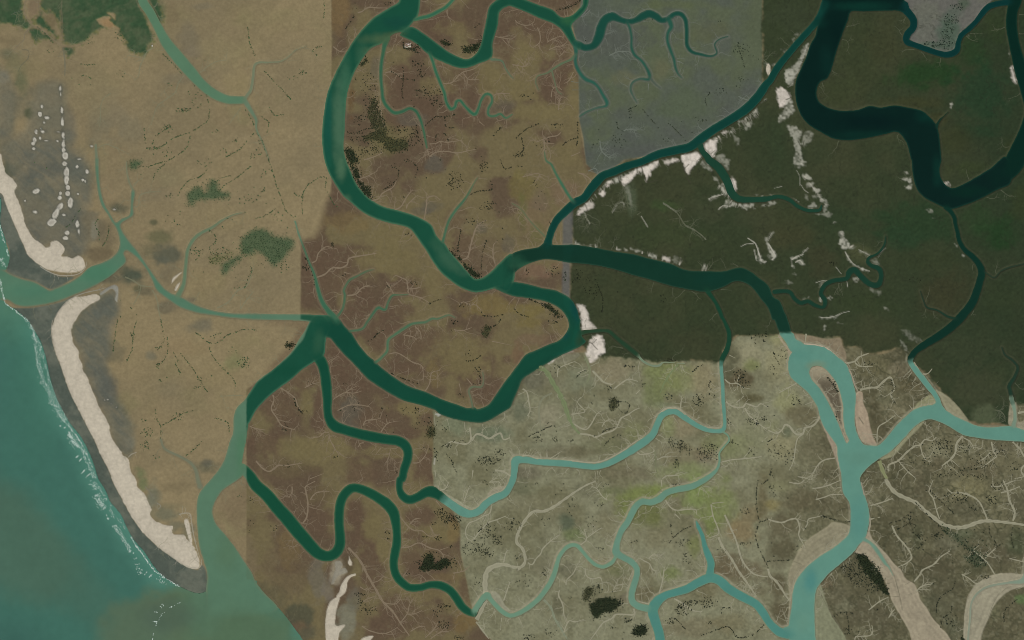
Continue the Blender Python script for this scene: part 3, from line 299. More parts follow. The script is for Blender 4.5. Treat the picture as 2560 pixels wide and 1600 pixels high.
'33':[(100,60,130,60,(130,124,98),.7),(40,230,70,60,(132,118,84),.8),(350,200,200,120,(96,86,68),.8),(600,270,160,90,(96,88,70),.8),(130,450,150,110,(96,86,68),.8),(150,650,130,120,(92,84,66),.9),(100,800,110,50,(112,104,86),.6),(100,1000,110,110,(94,84,66),.9),(120,1250,90,120,(92,82,64),.9),(560,570,120,50,(122,126,86),.8),(440,600,60,80,(112,112,86),.7),(1050,200,80,90,(104,98,80),.6),(1100,500,130,160,(86,80,62),.9),(1250,150,100,60,(86,80,64),.7),(1450,100,100,100,(88,80,64),.7),(1700,250,100,100,(108,100,80),.7),(1950,80,200,90,(124,114,88),.8),(2150,150,120,80,(118,110,88),.7),(1900,280,150,90,(92,86,70),.7),(2350,250,90,120,(92,86,70),.7),(1500,420,130,100,(92,86,68),.6),(1700,600,110,60,(106,100,84),.7),(1850,520,100,50,(80,84,66),.7),(2100,560,200,80,(98,92,74),.6),(2150,720,180,80,(90,82,66),.7),(2350,600,80,120,(74,80,60),.7),(1600,800,200,110,(88,80,64),.7),(1600,1000,230,120,(88,82,66),.7),(1600,1200,180,120,(92,88,72),.7),(1380,870,90,60,(82,76,58),.8),(1950,850,130,60,(82,78,60),.8),(1750,1400,90,100,(98,96,80),.6),(1960,1290,70,130,(100,110,82),.8),(2150,1250,60,70,(128,122,98),.6),(2300,1300,150,180,(98,90,72),.8),(2390,1120,60,50,(96,112,74),.8),(900,1250,200,130,(96,88,72),.7),(900,1420,120,60,(116,108,88),.7),(1050,1350,130,130,(94,86,70),.7),(650,1100,100,120,(98,90,74),.7),(720,1190,90,60,(118,112,94),.6),(560,980,70,50,(112,96,78),.6),(2250,50,200,60,(100,94,76),.6),(1260,620,100,60,(96,90,74),.6),(1400,550,60,120,(70,74,56),.5)],
'30':[(900,550,330,330,(58,56,39),.6),(700,850,180,120,(60,58,40),.6),(1350,980,280,60,(62,54,34),.5),(1500,700,330,120,(34,54,30),.8),(1900,500,200,200,(34,52,30),.6),(2000,900,250,300,(32,52,36),.6),(1100,400,150,200,(62,56,40),.6),(2150,250,120,150,(48,52,32),.5),(100,200,250,200,(56,56,40),.6),(250,150,200,120,(60,58,46),.4),(1750,1350,150,150,(56,52,34),.6),(1250,300,60,120,(58,56,42),.6),(2350,1400,120,100,(54,52,32),.6),(1600,1130,100,60,(64,54,34),.5),(350,650,60,80,(48,54,40),.3),(100,1300,100,200,(52,56,40),.5),(1500,120,140,100,(110,104,92),.7),(1480,280,100,120,(108,102,92),.8),(1750,120,80,60,(92,96,84),.7),(1700,300,90,150,(82,92,78),.9),(1540,430,120,30,(82,92,78),.7),(1850,30,60,50,(74,84,66),.7),(2020,-10,60,50,(114,106,94),.5)],
'31':[(250,700,200,120,(64,56,40),.7),(200,550,200,100,(60,56,40),.6),(500,950,150,120,(62,54,40),.7),(800,600,300,150,(48,54,38),.5),(1400,600,350,200,(40,54,36),.7),(1250,750,200,100,(42,54,38),.6),(900,250,250,150,(54,54,38),.4),(1500,950,300,100,(52,52,36),.6),(1650,1250,250,200,(58,50,36),.7),(900,1350,300,120,(52,54,36),.6),(2200,700,180,150,(34,52,30),.8),(2200,1300,200,150,(50,52,36),.6),(2000,550,150,150,(44,58,36),.5),(1700,100,60,90,(60,58,40),.6),(1900,80,200,80,(54,56,34),.5),(300,1420,250,80,(52,54,38),.5),(150,1350,60,60,(62,58,40),.6),(870,880,120,80,(84,74,54),.5),(50,1120,50,60,(60,56,40),.6),(2400,400,100,150,(54,54,34),.6)],
'00':[(1780,360,90,130,(112,102,82),.9),(1830,500,80,60,(112,102,84),.7),(1640,740,110,60,(110,102,84),.5),(1050,1080,150,200,(116,106,86),.6),(950,1200,120,150,(112,104,84),.6),(1250,1250,150,150,(114,106,86),.5),(450,850,170,90,(104,98,80),.8),(450,1100,180,230,(100,98,82),.95),(480,1400,250,120,(100,96,82),.9),(660,1150,60,120,(104,94,78),.7),(650,1300,80,80,(98,94,80),.6),(150,1000,160,160,(104,98,80),.6),(270,1080,40,60,(74,78,58),.8),(80,950,100,200,(82,86,80),.9),(60,1200,90,120,(86,88,80),.8),(100,1420,130,90,(74,82,78),.9),(30,740,50,60,(122,122,114),.8),(200,750,60,130,(86,92,68),.7),(140,560,100,100,(102,100,74),.6),(60,500,90,60,(94,94,74),.6),(80,400,130,60,(112,100,76),.7),(300,620,120,120,(122,110,82),.6),(470,380,130,60,(116,104,80),.6),(320,70,50,90,(116,100,80),.8),(480,170,60,80,(110,98,74),.9),(1030,220,80,40,(142,116,84),.9),(750,60,120,40,(60,86,56),.3),(900,850,250,250,(128,116,88),.5),(2250,850,130,200,(134,120,88),.5),(1500,100,60,130,(90,96,72),.4),(1620,150,50,120,(112,98,76),.5),(1900,60,110,30,(112,104,86),.5),(2100,500,200,150,(130,118,88),.5)],
'01':[(250,250,200,180,(80,84,80),.95),(400,480,330,230,(84,88,84),1),(500,300,250,200,(92,92,82),.8),(600,650,250,200,(86,88,84),1),(700,850,120,90,(80,84,82),.9),(350,650,120,120,(78,82,82),.9),(450,80,200,90,(96,90,74),.8),(120,90,80,70,(68,76,60),.8),(750,200,140,200,(100,98,82),.8),(850,650,90,150,(106,98,80),.8),(1000,700,80,130,(104,94,74),.7),(930,880,110,60,(100,88,68),.8),(1120,450,90,50,(84,82,66),.9),(1450,590,50,25,(82,82,62),.8),(1500,730,120,60,(88,88,64),.7),(1400,860,70,80,(88,86,66),.6),(1570,900,130,90,(84,84,70),.9),(1540,950,50,40,(78,82,76),.7),(1600,1080,100,90,(102,94,76),.6),(1280,1090,120,80,(76,80,66),1),(1150,1030,70,40,(74,78,68),.7),(1050,1120,90,40,(90,86,70),.8),(1380,1250,100,50,(94,88,70),.8),(1290,1210,40,35,(78,78,58),.7),(1560,1390,90,50,(96,90,74),.7),(1820,1320,60,25,(100,92,76),.7),(1010,1320,70,60,(92,92,80),.9),(900,1400,150,110,(88,90,82),.95),(850,1480,120,60,(84,88,82),.9),(1050,1430,70,80,(98,96,80),.8),(1500,330,230,60,(120,108,86),.5),(1000,300,130,120,(128,112,86),.5),(1600,150,200,90,(120,110,84),.6),(2100,560,250,130,(130,116,86),.5),(1900,1150,250,130,(130,116,86),.5),(100,770,30,60,(96,90,74),.6),(890,660,30,70,(128,124,108),.6)],
'02':[(800,80,130,90,(86,90,82),1),(900,200,170,180,(90,92,82),.95),(900,420,110,130,(92,92,78),.8),(950,560,120,120,(82,84,80),1),(1000,720,90,130,(80,82,80),1),(1080,900,110,130,(84,86,80),1),(1160,1080,110,150,(82,86,80),1),(1190,1220,70,70,(84,86,80),.95),(1050,300,90,90,(104,96,76),.7),(1430,330,50,40,(104,100,84),.7),(1900,60,110,60,(104,98,82),.8),(1600,650,120,80,(116,106,84),.5),(1200,800,100,90,(116,108,78),.5),(1950,1390,110,50,(88,88,76),.95),(1960,1350,50,40,(88,86,74),.7),(1230,1150,50,60,(128,122,104),.5),(2000,500,250,150,(128,114,84),.4),(1700,250,200,90,(130,112,84),.5),(2300,900,50,60,(120,108,84),.5),(2370,1100,50,120,(92,76,60),.5),(2200,400,90,70,(108,112,76),.5),(1330,1450,60,60,(92,104,70),.6)],
'03':[(1450,150,60,120,(100,100,84),.8),(1550,330,180,70,(96,98,86),1),(1650,430,80,60,(98,98,86),.95),(1420,200,60,60,(110,108,92),.7),(1350,30,50,60,(90,104,70),.6),(1650,60,150,50,(112,100,76),.6),(1780,480,60,80,(98,98,86),.8),(1680,250,120,30,(112,104,80),.5),(2250,250,160,200,(116,100,78),.7),(2350,700,100,160,(112,100,78),.6),(1780,930,120,60,(84,84,72),.7),(1850,930,40,60,(70,74,66),.9),(1930,950,30,60,(104,90,72),.7)],
}

GREYS = ["00: 20,1380 120,1290 240,1200 300,960 400,790 560,760 640,850 640,1000 700,1150 720,1280 650,1400 800,1480 | 01: 850,100 870,300 850,450 800,520 760,560 830,700 780,850 690,925 590,890 600,830 540,770 480,790 430,830 300,710 230,560 160,350 140,240 60,120",
 "01: 950,1290 1060,1210 1120,1250 1130,1400 1100,1512 | 02: 1050,150 1040,330 1000,430 1060,560 1080,650 1150,800 1230,950 1270,1100 1250,1250 1200,1300 1140,1220 1040,1080 970,880 900,750 850,600 780,450 740,340 690,200 690,40 | 01: 740,1500 850,1380 940,1310",
 "00: -380,650 60,660 100,800 140,1000 130,1200 60,1330 -380,1380"]
# ------------------------------------------------------------------ narrow creeks (line, width in sheet units, bed colour or None for the local mud)
GC=(112,125,84)
CREEKS = [("10: 1220,690 1280,675 1330,700 1380,740",9),("10: 1640,720 1700,705",8),("10: 1770,790 1850,780 1910,720 1960,680 2060,650 2120,600",9),("10: 1960,690 2010,750 2110,750",8),("10: 1690,840 1740,815",8),("10: 2230,920 2280,885 2400,885",9),("10: 1640,1480 1700,1440 1800,1430 1900,1445 2000,1425 2080,1410",10),("10: 1640,1360 1700,1355 1740,1335 1800,1345 1950,1325",8),("10: 1020,1510 1120,1480 1200,1440",10),("10: 2260,345 2340,360 2419,370",9),("10: 2330,370 2390,440",8),("10: 1170,930 1180,1000 1195,1150 1230,1220",8),("10: 960,120 1000,110 1060,70 1150,75 1240,75",10),("10: 730,440 790,485 850,490",9),("10: 2060,1110 2060,1150",8),("10: 2110,1150 2160,1190",8),("10: 2350,1120 2350,1170",8),("10: 1615,1400 1640,1480 1670,1480",9),
("20: 0,610 60,620 120,630 170,590",8),("20: 30,190 50,215 130,240 200,215 215,170",7),("20: 240,260 265,330 260,400 200,450",9),("20: 350,470 420,440 480,430 530,380",9),("20: 330,400 430,350 500,350",7),("20: 440,540 490,490 500,470",7),("20: 160,740 230,700",8),("20: 370,920 380,850 410,820",8),("20: 440,1040 445,960 470,910",8),("20: 580,680 540,760 490,790",8),("20: 920,525 1000,490 1110,485",10),("20: 460,1250 430,1280 330,1300 230,1345",9),("20: 300,1320 310,1400 320,1480",9),("20: 310,1355 400,1355",8),("20: 560,1475 640,1440",8),("20: 1050,1240 1100,1220 1180,1235",9),("20: 830,1330 850,1430 930,1500",10),("20: 2140,910 2180,930 2250,950",9),("20: 2330,530 2380,570 2419,600",10),("20: 1550,575 1600,590 1620,605",8),("20: 1290,790 1285,860",8),("20: 640,1100 600,1110",8),("20: 470,850 430,820 380,830",7),("20: 560,770 640,785",6),("20: 570,850 640,850",6),
("21: 620,120 690,145 745,190 740,215",9),("21: 720,105 790,80 810,130",8),("21: 100,160 250,125 270,170",8),("21: 1040,240 1070,300 1085,380 1090,440",8),("21: 1430,410 1550,490 1640,620 1720,660 1790,710 1830,750",11),("21: 1220,540 1280,630",9),("21: 1180,520 1220,490",8),("21: 940,490 980,420 1050,400",8),("21: 680,480 710,560 735,600",8),("21: 300,410 340,410 340,380",7),
("11: 1070,380 1150,370 1200,310 1290,260 1330,190",10),("11: 960,185 1060,150 1150,100",8),("11: 1310,470 1370,440 1430,340 1480,280",10),("11: 1420,460 1440,410 1530,330",8),("11: 1590,565 1610,430 1620,360 1690,340 1740,380",11),("11: 530,970 570,950 590,880 660,820 720,830",10),("11: 570,1110 650,1080 720,1020 800,1020 860,990 880,930 960,910 1060,895 1140,880",14),("11: 840,1280 940,1270 1000,1210 1080,1180",12),("11: 960,1215 1000,1250",8),("11: 1440,1270 1550,1300 1640,1350",9),("11: 1440,1260 1440,1220 1500,1215 1560,1200",10),("11: 1430,1220 1425,1140 1380,1115 1320,1090 1300,1100",9),("11: 1340,1310 1390,1370",7),("11: 1950,940 2000,920 2030,800 2060,700 2080,640 2130,590 2180,570",14),("11: 2080,670 2130,670",8),("11: 2260,980 2240,900 2245,800 2280,770",10),("11: 1920,1370 1960,1340 2020,1370 2080,1370 2130,1430",8),("11: 720,1420 760,1420 790,1450",8),("11: 830,1060 900,1080",7),("11: 640,1220 600,1210",6),("11: 1230,1150 1290,1240 1300,1270",8),
("12: 1260,320 1330,310 1400,345 1480,400 1570,440 1580,590",9),("12: 1600,670 1640,600 1660,500 1740,475",10),("12: 2040,610 1990,550",9),("12: 2140,490 2210,470",8),("12: 1870,90 1950,100 2040,70",8),("12: 1390,140 1490,160 1520,190",9),("12: 1500,60 1550,110 1560,180",9),("12: 1720,30 1720,100",7),("12: 230,640 310,690 370,740 390,800 430,870",11),("12: 160,710 170,760 145,840 200,930 250,1000 380,1040",11),("12: 730,750 830,690 930,690 1000,670",9),("12: 830,690 900,650 960,620",7),("12: 770,855 880,805 1000,805 1090,825",9),("12: 1010,1000 1040,950 1120,940 1180,930",9),("12: 1180,1060 1240,980 1310,960",9),("12: 1240,975 1230,930",8),("12: 690,1060 640,1065 590,1105 520,1105",9),("12: 690,1070 700,1130 760,1240 790,1280",8),("12: 970,1200 980,1170 1020,1155",9),("12: 0,1330 60,1400 130,1430 210,1375 290,1375 440,1350",12),("12: 1480,1350 1540,1345 1600,1280 1620,1230",9),("12: 1180,1210 1130,1270",7),("12: 1270,1220 1250,1310 1220,1350",7),("12: -60,1005 0,1025 90,1040",9),("12: 510,1500 640,1450",8),("12: 460,640 530,605 600,590",8),("12: 2020,1015 2030,1130 1990,1170 1900,1160 1840,1150 1790,1190",16),("12: 2040,1140 2080,1080 2140,1090 2200,1120 2260,1090 2310,1070 2340,1130 2400,1110",18),("12: 2260,1420 2330,1430 2400,1470 2419,1500",17),("12: 2230,200 2419,240",7),("12: 960,220 1060,330",8),("12: 1180,460 1300,530",8),("12: 1440,450 1440,520",6),("12: 1920,600 1940,690",7),("12: 1550,820 1545,880",7),("12: 2050,1420 2040,1500",10),("12: 1690,1420 1700,1490",10),
("13: 440,410 480,350 490,220 470,100 470,60 560,10",13),("13: 510,190 570,120 690,110",10),("13: 340,60 340,110 310,170",9),("13: 1320,290 1380,370 1450,450 1510,480 1570,480 1640,530 1740,515",10),("13: 1450,420 1500,370 1560,360",9),("13: 1640,430 1670,480 1670,520",8),("13: 1370,640 1450,630 1540,595 1640,640 1740,670 1780,740",11),("13: 1740,660 1830,630",8),("13: 870,640 950,720 1000,790 1060,910 1130,1030 1200,1150 1290,1240 1370,1360 1450,1470",19),("13: 1100,970 1160,950 1210,900",8),("13: 1000,1150 1060,1120 1130,1095",8),("13: 1230,1165 1320,1170 1370,1120",9),("13: 1370,1340 1430,1260 1450,1180 1480,1120",9),("13: 1430,1270 1510,1260 1570,1230",8),("13: 1460,1430 1530,1390 1600,1380",9),("13: 1000,1380 1090,1430 1220,1450 1340,1390",9),("13: 1600,1490 1690,1400 1720,1340",8),("13: 1650,1500 1740,1440 1820,1430",8),("13: 1080,1225 1150,1200",7),("13: 1390,920 1460,880",8),("13: 1860,880 1960,860 2020,810",9),("13: 2085,1320 2120,1250 2160,1170 2185,1140",34),("13: 2080,1340 2140,1420 2200,1500",13),("13: 1700,195 1760,270",9),("13: 1720,60 1730,95 1790,80 1820,20",11),("13: 1960,220 1990,130 2020,50",8),("13: 2340,780 2360,690 2380,660",11),("13: 2340,1140 2370,1050 2400,960",10),("13: 2230,200 2210,310 2150,340 2080,380 2010,410 1980,480 1990,540 2040,580",11),("13: 2050,570 2120,480 2200,400 2260,380 2360,340",12),("13: 1100,90 1150,30",7),("13: 1200,160 1250,70",7),("13: 500,720 ... ".replace(' ...','')+" 520,740",5),("13: 1860,900 1880,980",7),("13: 1270,130 1240,80",7),("13: 985,1010 1040,1040 1090,1020",8),("13: 1020,815 1160,810",6),("13: 2200,20 2300,20 2310,60",9),("13: 2180,420 2130,330",7),("13: 2320,1300 2310,1420",10),
("13: 2170,1080 2165,1000 2165,950 2185,860 2260,810 2350,800 2419,820",46),("13: 2419,820 2440,825 2500,825 | 23: 50,845 110,800 125,740 100,650 45,590 55,510 110,400 200,300 300,295 400,250 500,180 600,110 700,50 790,10",26),
("22: 210,460 290,460 340,510 390,600 440,680 490,780 520,870 550,950 590,1020 640,1075",40,GC),("22: 640,1075 730,1085 800,1105 860,1075 960,1040 1000,990 1030,930 1100,890 1160,850 1210,830",15),("22: 690,340 720,420 735,500 710,590",22,(120,124,92)),("22: 760,480 830,550 870,590 950,610",17),("22: 965,650 1030,600 1100,560 1190,580",12),("22: 100,650 140,680 160,780 170,860 140,910",12),("22: 380,690 290,740 255,830 260,930 280,1050",17,(124,124,98)),("22: 430,540 440,460 540,410 600,390",9),("22: 560,890 640,880 690,860 620,780 650,730",9),("22: 580,980 690,1035 750,980 800,890 840,860",12),("22: 850,1010 880,960 930,930",8),("22: 1180,1245 1210,1270 1300,1260 1350,1235",12),("22: 1350,1240 1355,1330 1365,1420 1380,1490",10,(112,116,84)),("22: 1370,1320 1440,1290 1500,1290",10),("22: 1970,1345 2080,1320 2200,1310 2360,1290",10),("22: 2010,560 2060,600 2130,600 2190,650",11),("22: 2020,770 2070,810 2120,825 2190,820 2210,790 2310,820 2350,790 2419,830",13),("22: 2200,830 2240,900 2330,980 2410,1035",13),("22: 330,1300 330,1220",8),("22: 360,1310 470,1240",8),("22: 810,1400 810,1500",9),("22: 1590,840 1600,760 1620,730",10),("22: 1420,1500 1470,1470 1580,1470",9),("22: 2120,600 2150,520",9),("22: 2120,780 2190,720",9),("22: 1390,890 1450,840 1530,830 1590,850 1680,930 1760,985 1850,1015 1960,1020",17),("22: 60,1295 150,1280 240,1310 400,1330 560,1330 700,1345 800,1345 900,1315 1050,1235 1150,1160 1240,1110",12),("22: 2050,330 2110,360",8),("22: 2190,640 2250,650",8),("22: 2100,670 2140,620",8),("22: 1570,420 1500,500 1440,590 1400,690",12,GC),("22: 620,500 690,470 700,480",8),("22: 440,930 510,880",7),("22: 2360,1150 2419,1100",9),("22: 1100,1000 1140,1020",7),("22: 1170,700 1210,660",9),
("23: 900,190 850,150 800,80 750,60",9),("23: 645,615 700,570 700,530 680,460",11),("23: 710,545 800,480 850,450",9),("23: 150,780 190,800 230,740 270,700 290,650 350,590 440,520",11),("23: 690,830 700,900 760,935 830,920 850,960 850,1040",9),("23: 300,1130 370,1210 400,1300 460,1400 520,1500",20,(128,134,108)),("23: 490,1440 510,1380 540,1330 600,1340 680,1315",10),("23: 510,990 520,940 580,880 620,790",9),("23: 1150,1215 1150,1270 1060,1270 980,1270 940,1310 860,1350 800,1430 740,1510",13),("23: 1390,1070 1420,960 1440,820",12),("23: 1530,1120 1620,1170 1700,1230 1800,1245",13),("23: 1450,190 1500,260 1560,285 1730,275 1745,330",11),("23: 1880,230 1900,340 1940,440 1950,510 1850,550",11),("23: 1950,540 1990,630 2070,740 2140,860 2220,970 2310,1100",20),("23: 2010,330 2060,440 2120,580 2160,720 2200,800 2290,890 2419,915",16),("23: 1890,220 2000,210",9),("23: 1210,740 1260,770 1300,790 1330,850 1380,850",9),("23: 1310,760 1300,730 1350,690",8),("23: 1410,0 1420,100",10),("23: 1540,320 1590,370",9),("23: 960,1040 980,1000 1080,980",7),("23: 2290,1230 2220,1270",9),("23: 1100,950 1140,860",10),("23: 1180,1150 1290,1170",22),("23: 1050,720 1130,760 1180,770",12),("23: 1160,250 1220,190 1300,180",10),("23: 1400,120 1500,90 1650,50 1760,0",9),("23: 870,1060 960,1055 1040,1040",6),("23: 450,1040 440,1090 480,1180 490,1290",12),("23: 660,640 740,700",12),
("32: 740,410 820,390 860,350 950,315",15),("32: 820,400 860,435 920,440 990,440",10),("32: 870,660 960,640 1030,635 1080,590 1150,540 1180,580 1195,650",18),("32: 1195,660 1160,710 1190,770",10),("32: 1030,1170 1040,1020 1120,960 1200,900",10),("32: 490,890 470,950 420,1000 350,1020 330,1070 270,1080 230,1040 200,1000 160,990 130,1040 80,1070 0,1040",17),("32: 340,1070 280,1120 260,1200 240,1330 200,1420",10),("32: 430,770 350,800",9),("32: 270,595 190,640 100,690",10),("32: 630,1305 540,1320 480,1360 430,1440 410,1510",12),("32: 1380,400 1430,480 1460,510 1510,505 1550,460",13),("32: 1560,630 1610,580",11),("32: 1360,840 1330,800",9),("32: 1140,1430 1140,1370 1230,1330 1310,1250 1390,1190 1440,1180 1480,1130 1550,1140 1590,1105",16),("32: 1440,1190 1460,1270 1500,1330 1540,1340",10),("32: 1230,1330 1310,1420 1400,1500",9),("32: 1840,1095 1780,1170 1770,1250 1730,1310 1640,1380",18),("32: 1840,1110 1910,1150 1950,1230",9),("32: 1730,1320 1810,1390",9),("32: 2110,1150 2130,1240 2160,1290",13),("32: 2100,1250 2050,1300 1990,1340",9),("32: 2160,1290 2080,1350 2010,1400",9),("32: 2310,1150 2380,1220 2419,1290 2460,1340",13),("32: 2140,850 2190,860 2230,900 2240,960",9),("32: 2240,915 2290,905",9),("32: 2150,830 2190,800",6),("32: 2360,880 2419,870 2470,890",18),("32: 1050,1330 1090,1440 1130,1510",34,(132,136,94)),("32: 360,130 350,210",13),("32: 340,225 470,238 560,270 640,335 700,390 760,412",11,(176,164,140)),("32: 280,1480 340,1490 400,1510",9),("32: 1770,1260 1830,1290",7),("32: 2419,1370 2390,1420 2419,1480",13),("32: 2330,1500 2419,1480",10),("32: 880,330 880,290",7),("32: 745,430 790,520 820,620 850,670",12,(160,148,124)),
("33: 1110,-10 1150,60 1210,125 1300,170 1400,215 1470,280 1560,350 1640,410 1720,440 1800,450 1890,435 1980,400 2070,385 2200,395 2330,410 2419,425 2500,440",34),("33: 2315,385 2330,300 2280,190 2260,90 2220,0",18),("33: 2100,60 2180,60 2340,0",11),("33: 2200,120 2280,100 2380,60",11),("33: 2070,370 2030,270 1990,200 1920,150 1830,120 1740,120 1690,80",13),("33: 1620,370 1590,280 1560,170 1520,110 1560,0",11),("33: 1170,430 1220,530 1290,610 1340,680 1355,740 1300,790 1230,820",15),("33: 1380,960 1430,900 1460,850 1560,800 1640,720 1720,670",14),("33: 1280,600 1350,570",8),("33: 970,370 1060,350",13),("33: 970,240 1080,210 1180,170",11),("33: 1400,1050 1460,1000 1560,980",11),("33: 950,1230 1050,1150 1140,1105",11),("33: 1140,1300 1170,1250 1200,1220",11),("33: 820,1510 830,1480 960,1470 990,1430 980,1370",10),("33: 450,185 540,160 590,140 710,135",10),("33: 420,80 540,60 690,0",10),("33: 0,370 60,390 140,400 200,375 270,370 300,450 290,520 330,600 350,640",14),("33: 0,840 20,910 60,940 110,1000 160,1080 200,1140",20),("33: 2140,890 2080,790 2030,740 1930,660",11),("33: 2050,740 2110,680 2160,640",9),("33: 2150,890 2230,940",8),("33: 1830,890 1900,930 1960,975 2040,970",10),("33: 200,20 290,35 340,0",10),("33: 2280,740 2380,765 2440,780",9),("33: 330,480 370,420 380,370 480,345 520,330",9),("33: 950,480 965,400 940,260 900,100 880,20",14,(158,150,126)),("33: 870,1000 ".strip()+" 880,1010",4),
("02: 2080,720 2200,715 2300,712",7),("02: 2150,830 2260,825",9),("02: 1480,0 1500,20",6),("02: 1290,1250 1240,1270 1210,1300",9,(160,152,132)),("03: 1690,325 1790,315 1810,400 1830,520 1860,640 1890,740",10,(158,152,132)),("03: 1480,215 1520,245 1490,280",8,(138,134,118)),("01: 1180,1105 1260,1140 1330,1185 1460,1200",12),("01: 1330,1190 1320,1250 1260,1370",9),("01: 1440,1230 1480,1310 1500,1420 1520,1512",12),("01: 1250,590 1250,540 1240,520",8),("01: 2240,1240 2310,1210",8),("01: 2050,1400 2160,1340 2240,1240 2340,1180 2380,1050",11),("01: 2270,1410 2340,1310 2400,1240",9),("01: 1260,440 1310,430 1320,340 1400,305 1520,300",10),("01: 1250,270 1275,220 1350,170",8),("00: 1750,700 1690,780 1650,880 1580,930 1490,1000 1460,1070 1430,1180",9),("00: 1890,690 1960,630 2050,580 2140,570",8),("00: 1450,450 1390,490 1350,570 1320,640 1310,720 1270,760",11),("00: 2280,1010 2210,1110 2160,1180",7),("00: 1050,880 980,930 950,1020 950,1130 930,1230",8),("00: 920,1400 1000,1365 1080,1390 1190,1440",8),
("00: 270,-60 230,60 245,160 300,230 400,290 500,370 570,425 600,440",14,(122,110,86)),("00: 600,440 680,440 760,420 810,405",11,(128,112,84)),("00: 590,-60 585,100 595,250 590,380 595,440",7,(112,104,80)),("00: 375,-60 365,60 390,150",8,(112,100,78)),("00: 320,240 270,280 230,330 230,370 170,430 130,480 190,520",8,(112,104,84)),("00: 595,450 610,540 615,640 612,720",13,(104,104,84)),("00: 640,560 760,600",8,(132,116,90)),("00: 110,140 140,120 210,100",6,(92,100,84)),("00: 210,470 270,480 265,550 200,620 170,680",7,(90,92,74)),("00: 1425,70 1470,62 1490,20",7,(110,108,86)),("00: 1450,160 1540,158",7,(110,108,86)),("00: 1350,550 1250,530 1200,520",6),
("03: 1240,550 1250,555",4),("20: 810,290 825,215 870,160 930,118 1000,158 1090,188 1180,168 1250,108",6,(104,108,98)),("20: 740,90 690,140 650,160 720,80",5,(110,112,104)),
("03: 1370,60 1420,120 1440,170",8,(120,114,96)),("03: 1480,620 1610,715 1720,790 1800,825 1880,830 1905,790 1900,740",9,(164,158,138)),
("01: 380,1005 450,1050 560,1090 700,1088 770,1060 810,1010 815,960",8,(170,164,146)),("01: 700,1290 820,1250 940,1225 1000,1205",8,(146,144,128)),("01: 560,1420 640,1330 760,1270",7,(160,154,134)),("02: 495,0 487,110 500,220 540,330 575,420",7,(168,158,136)),
]
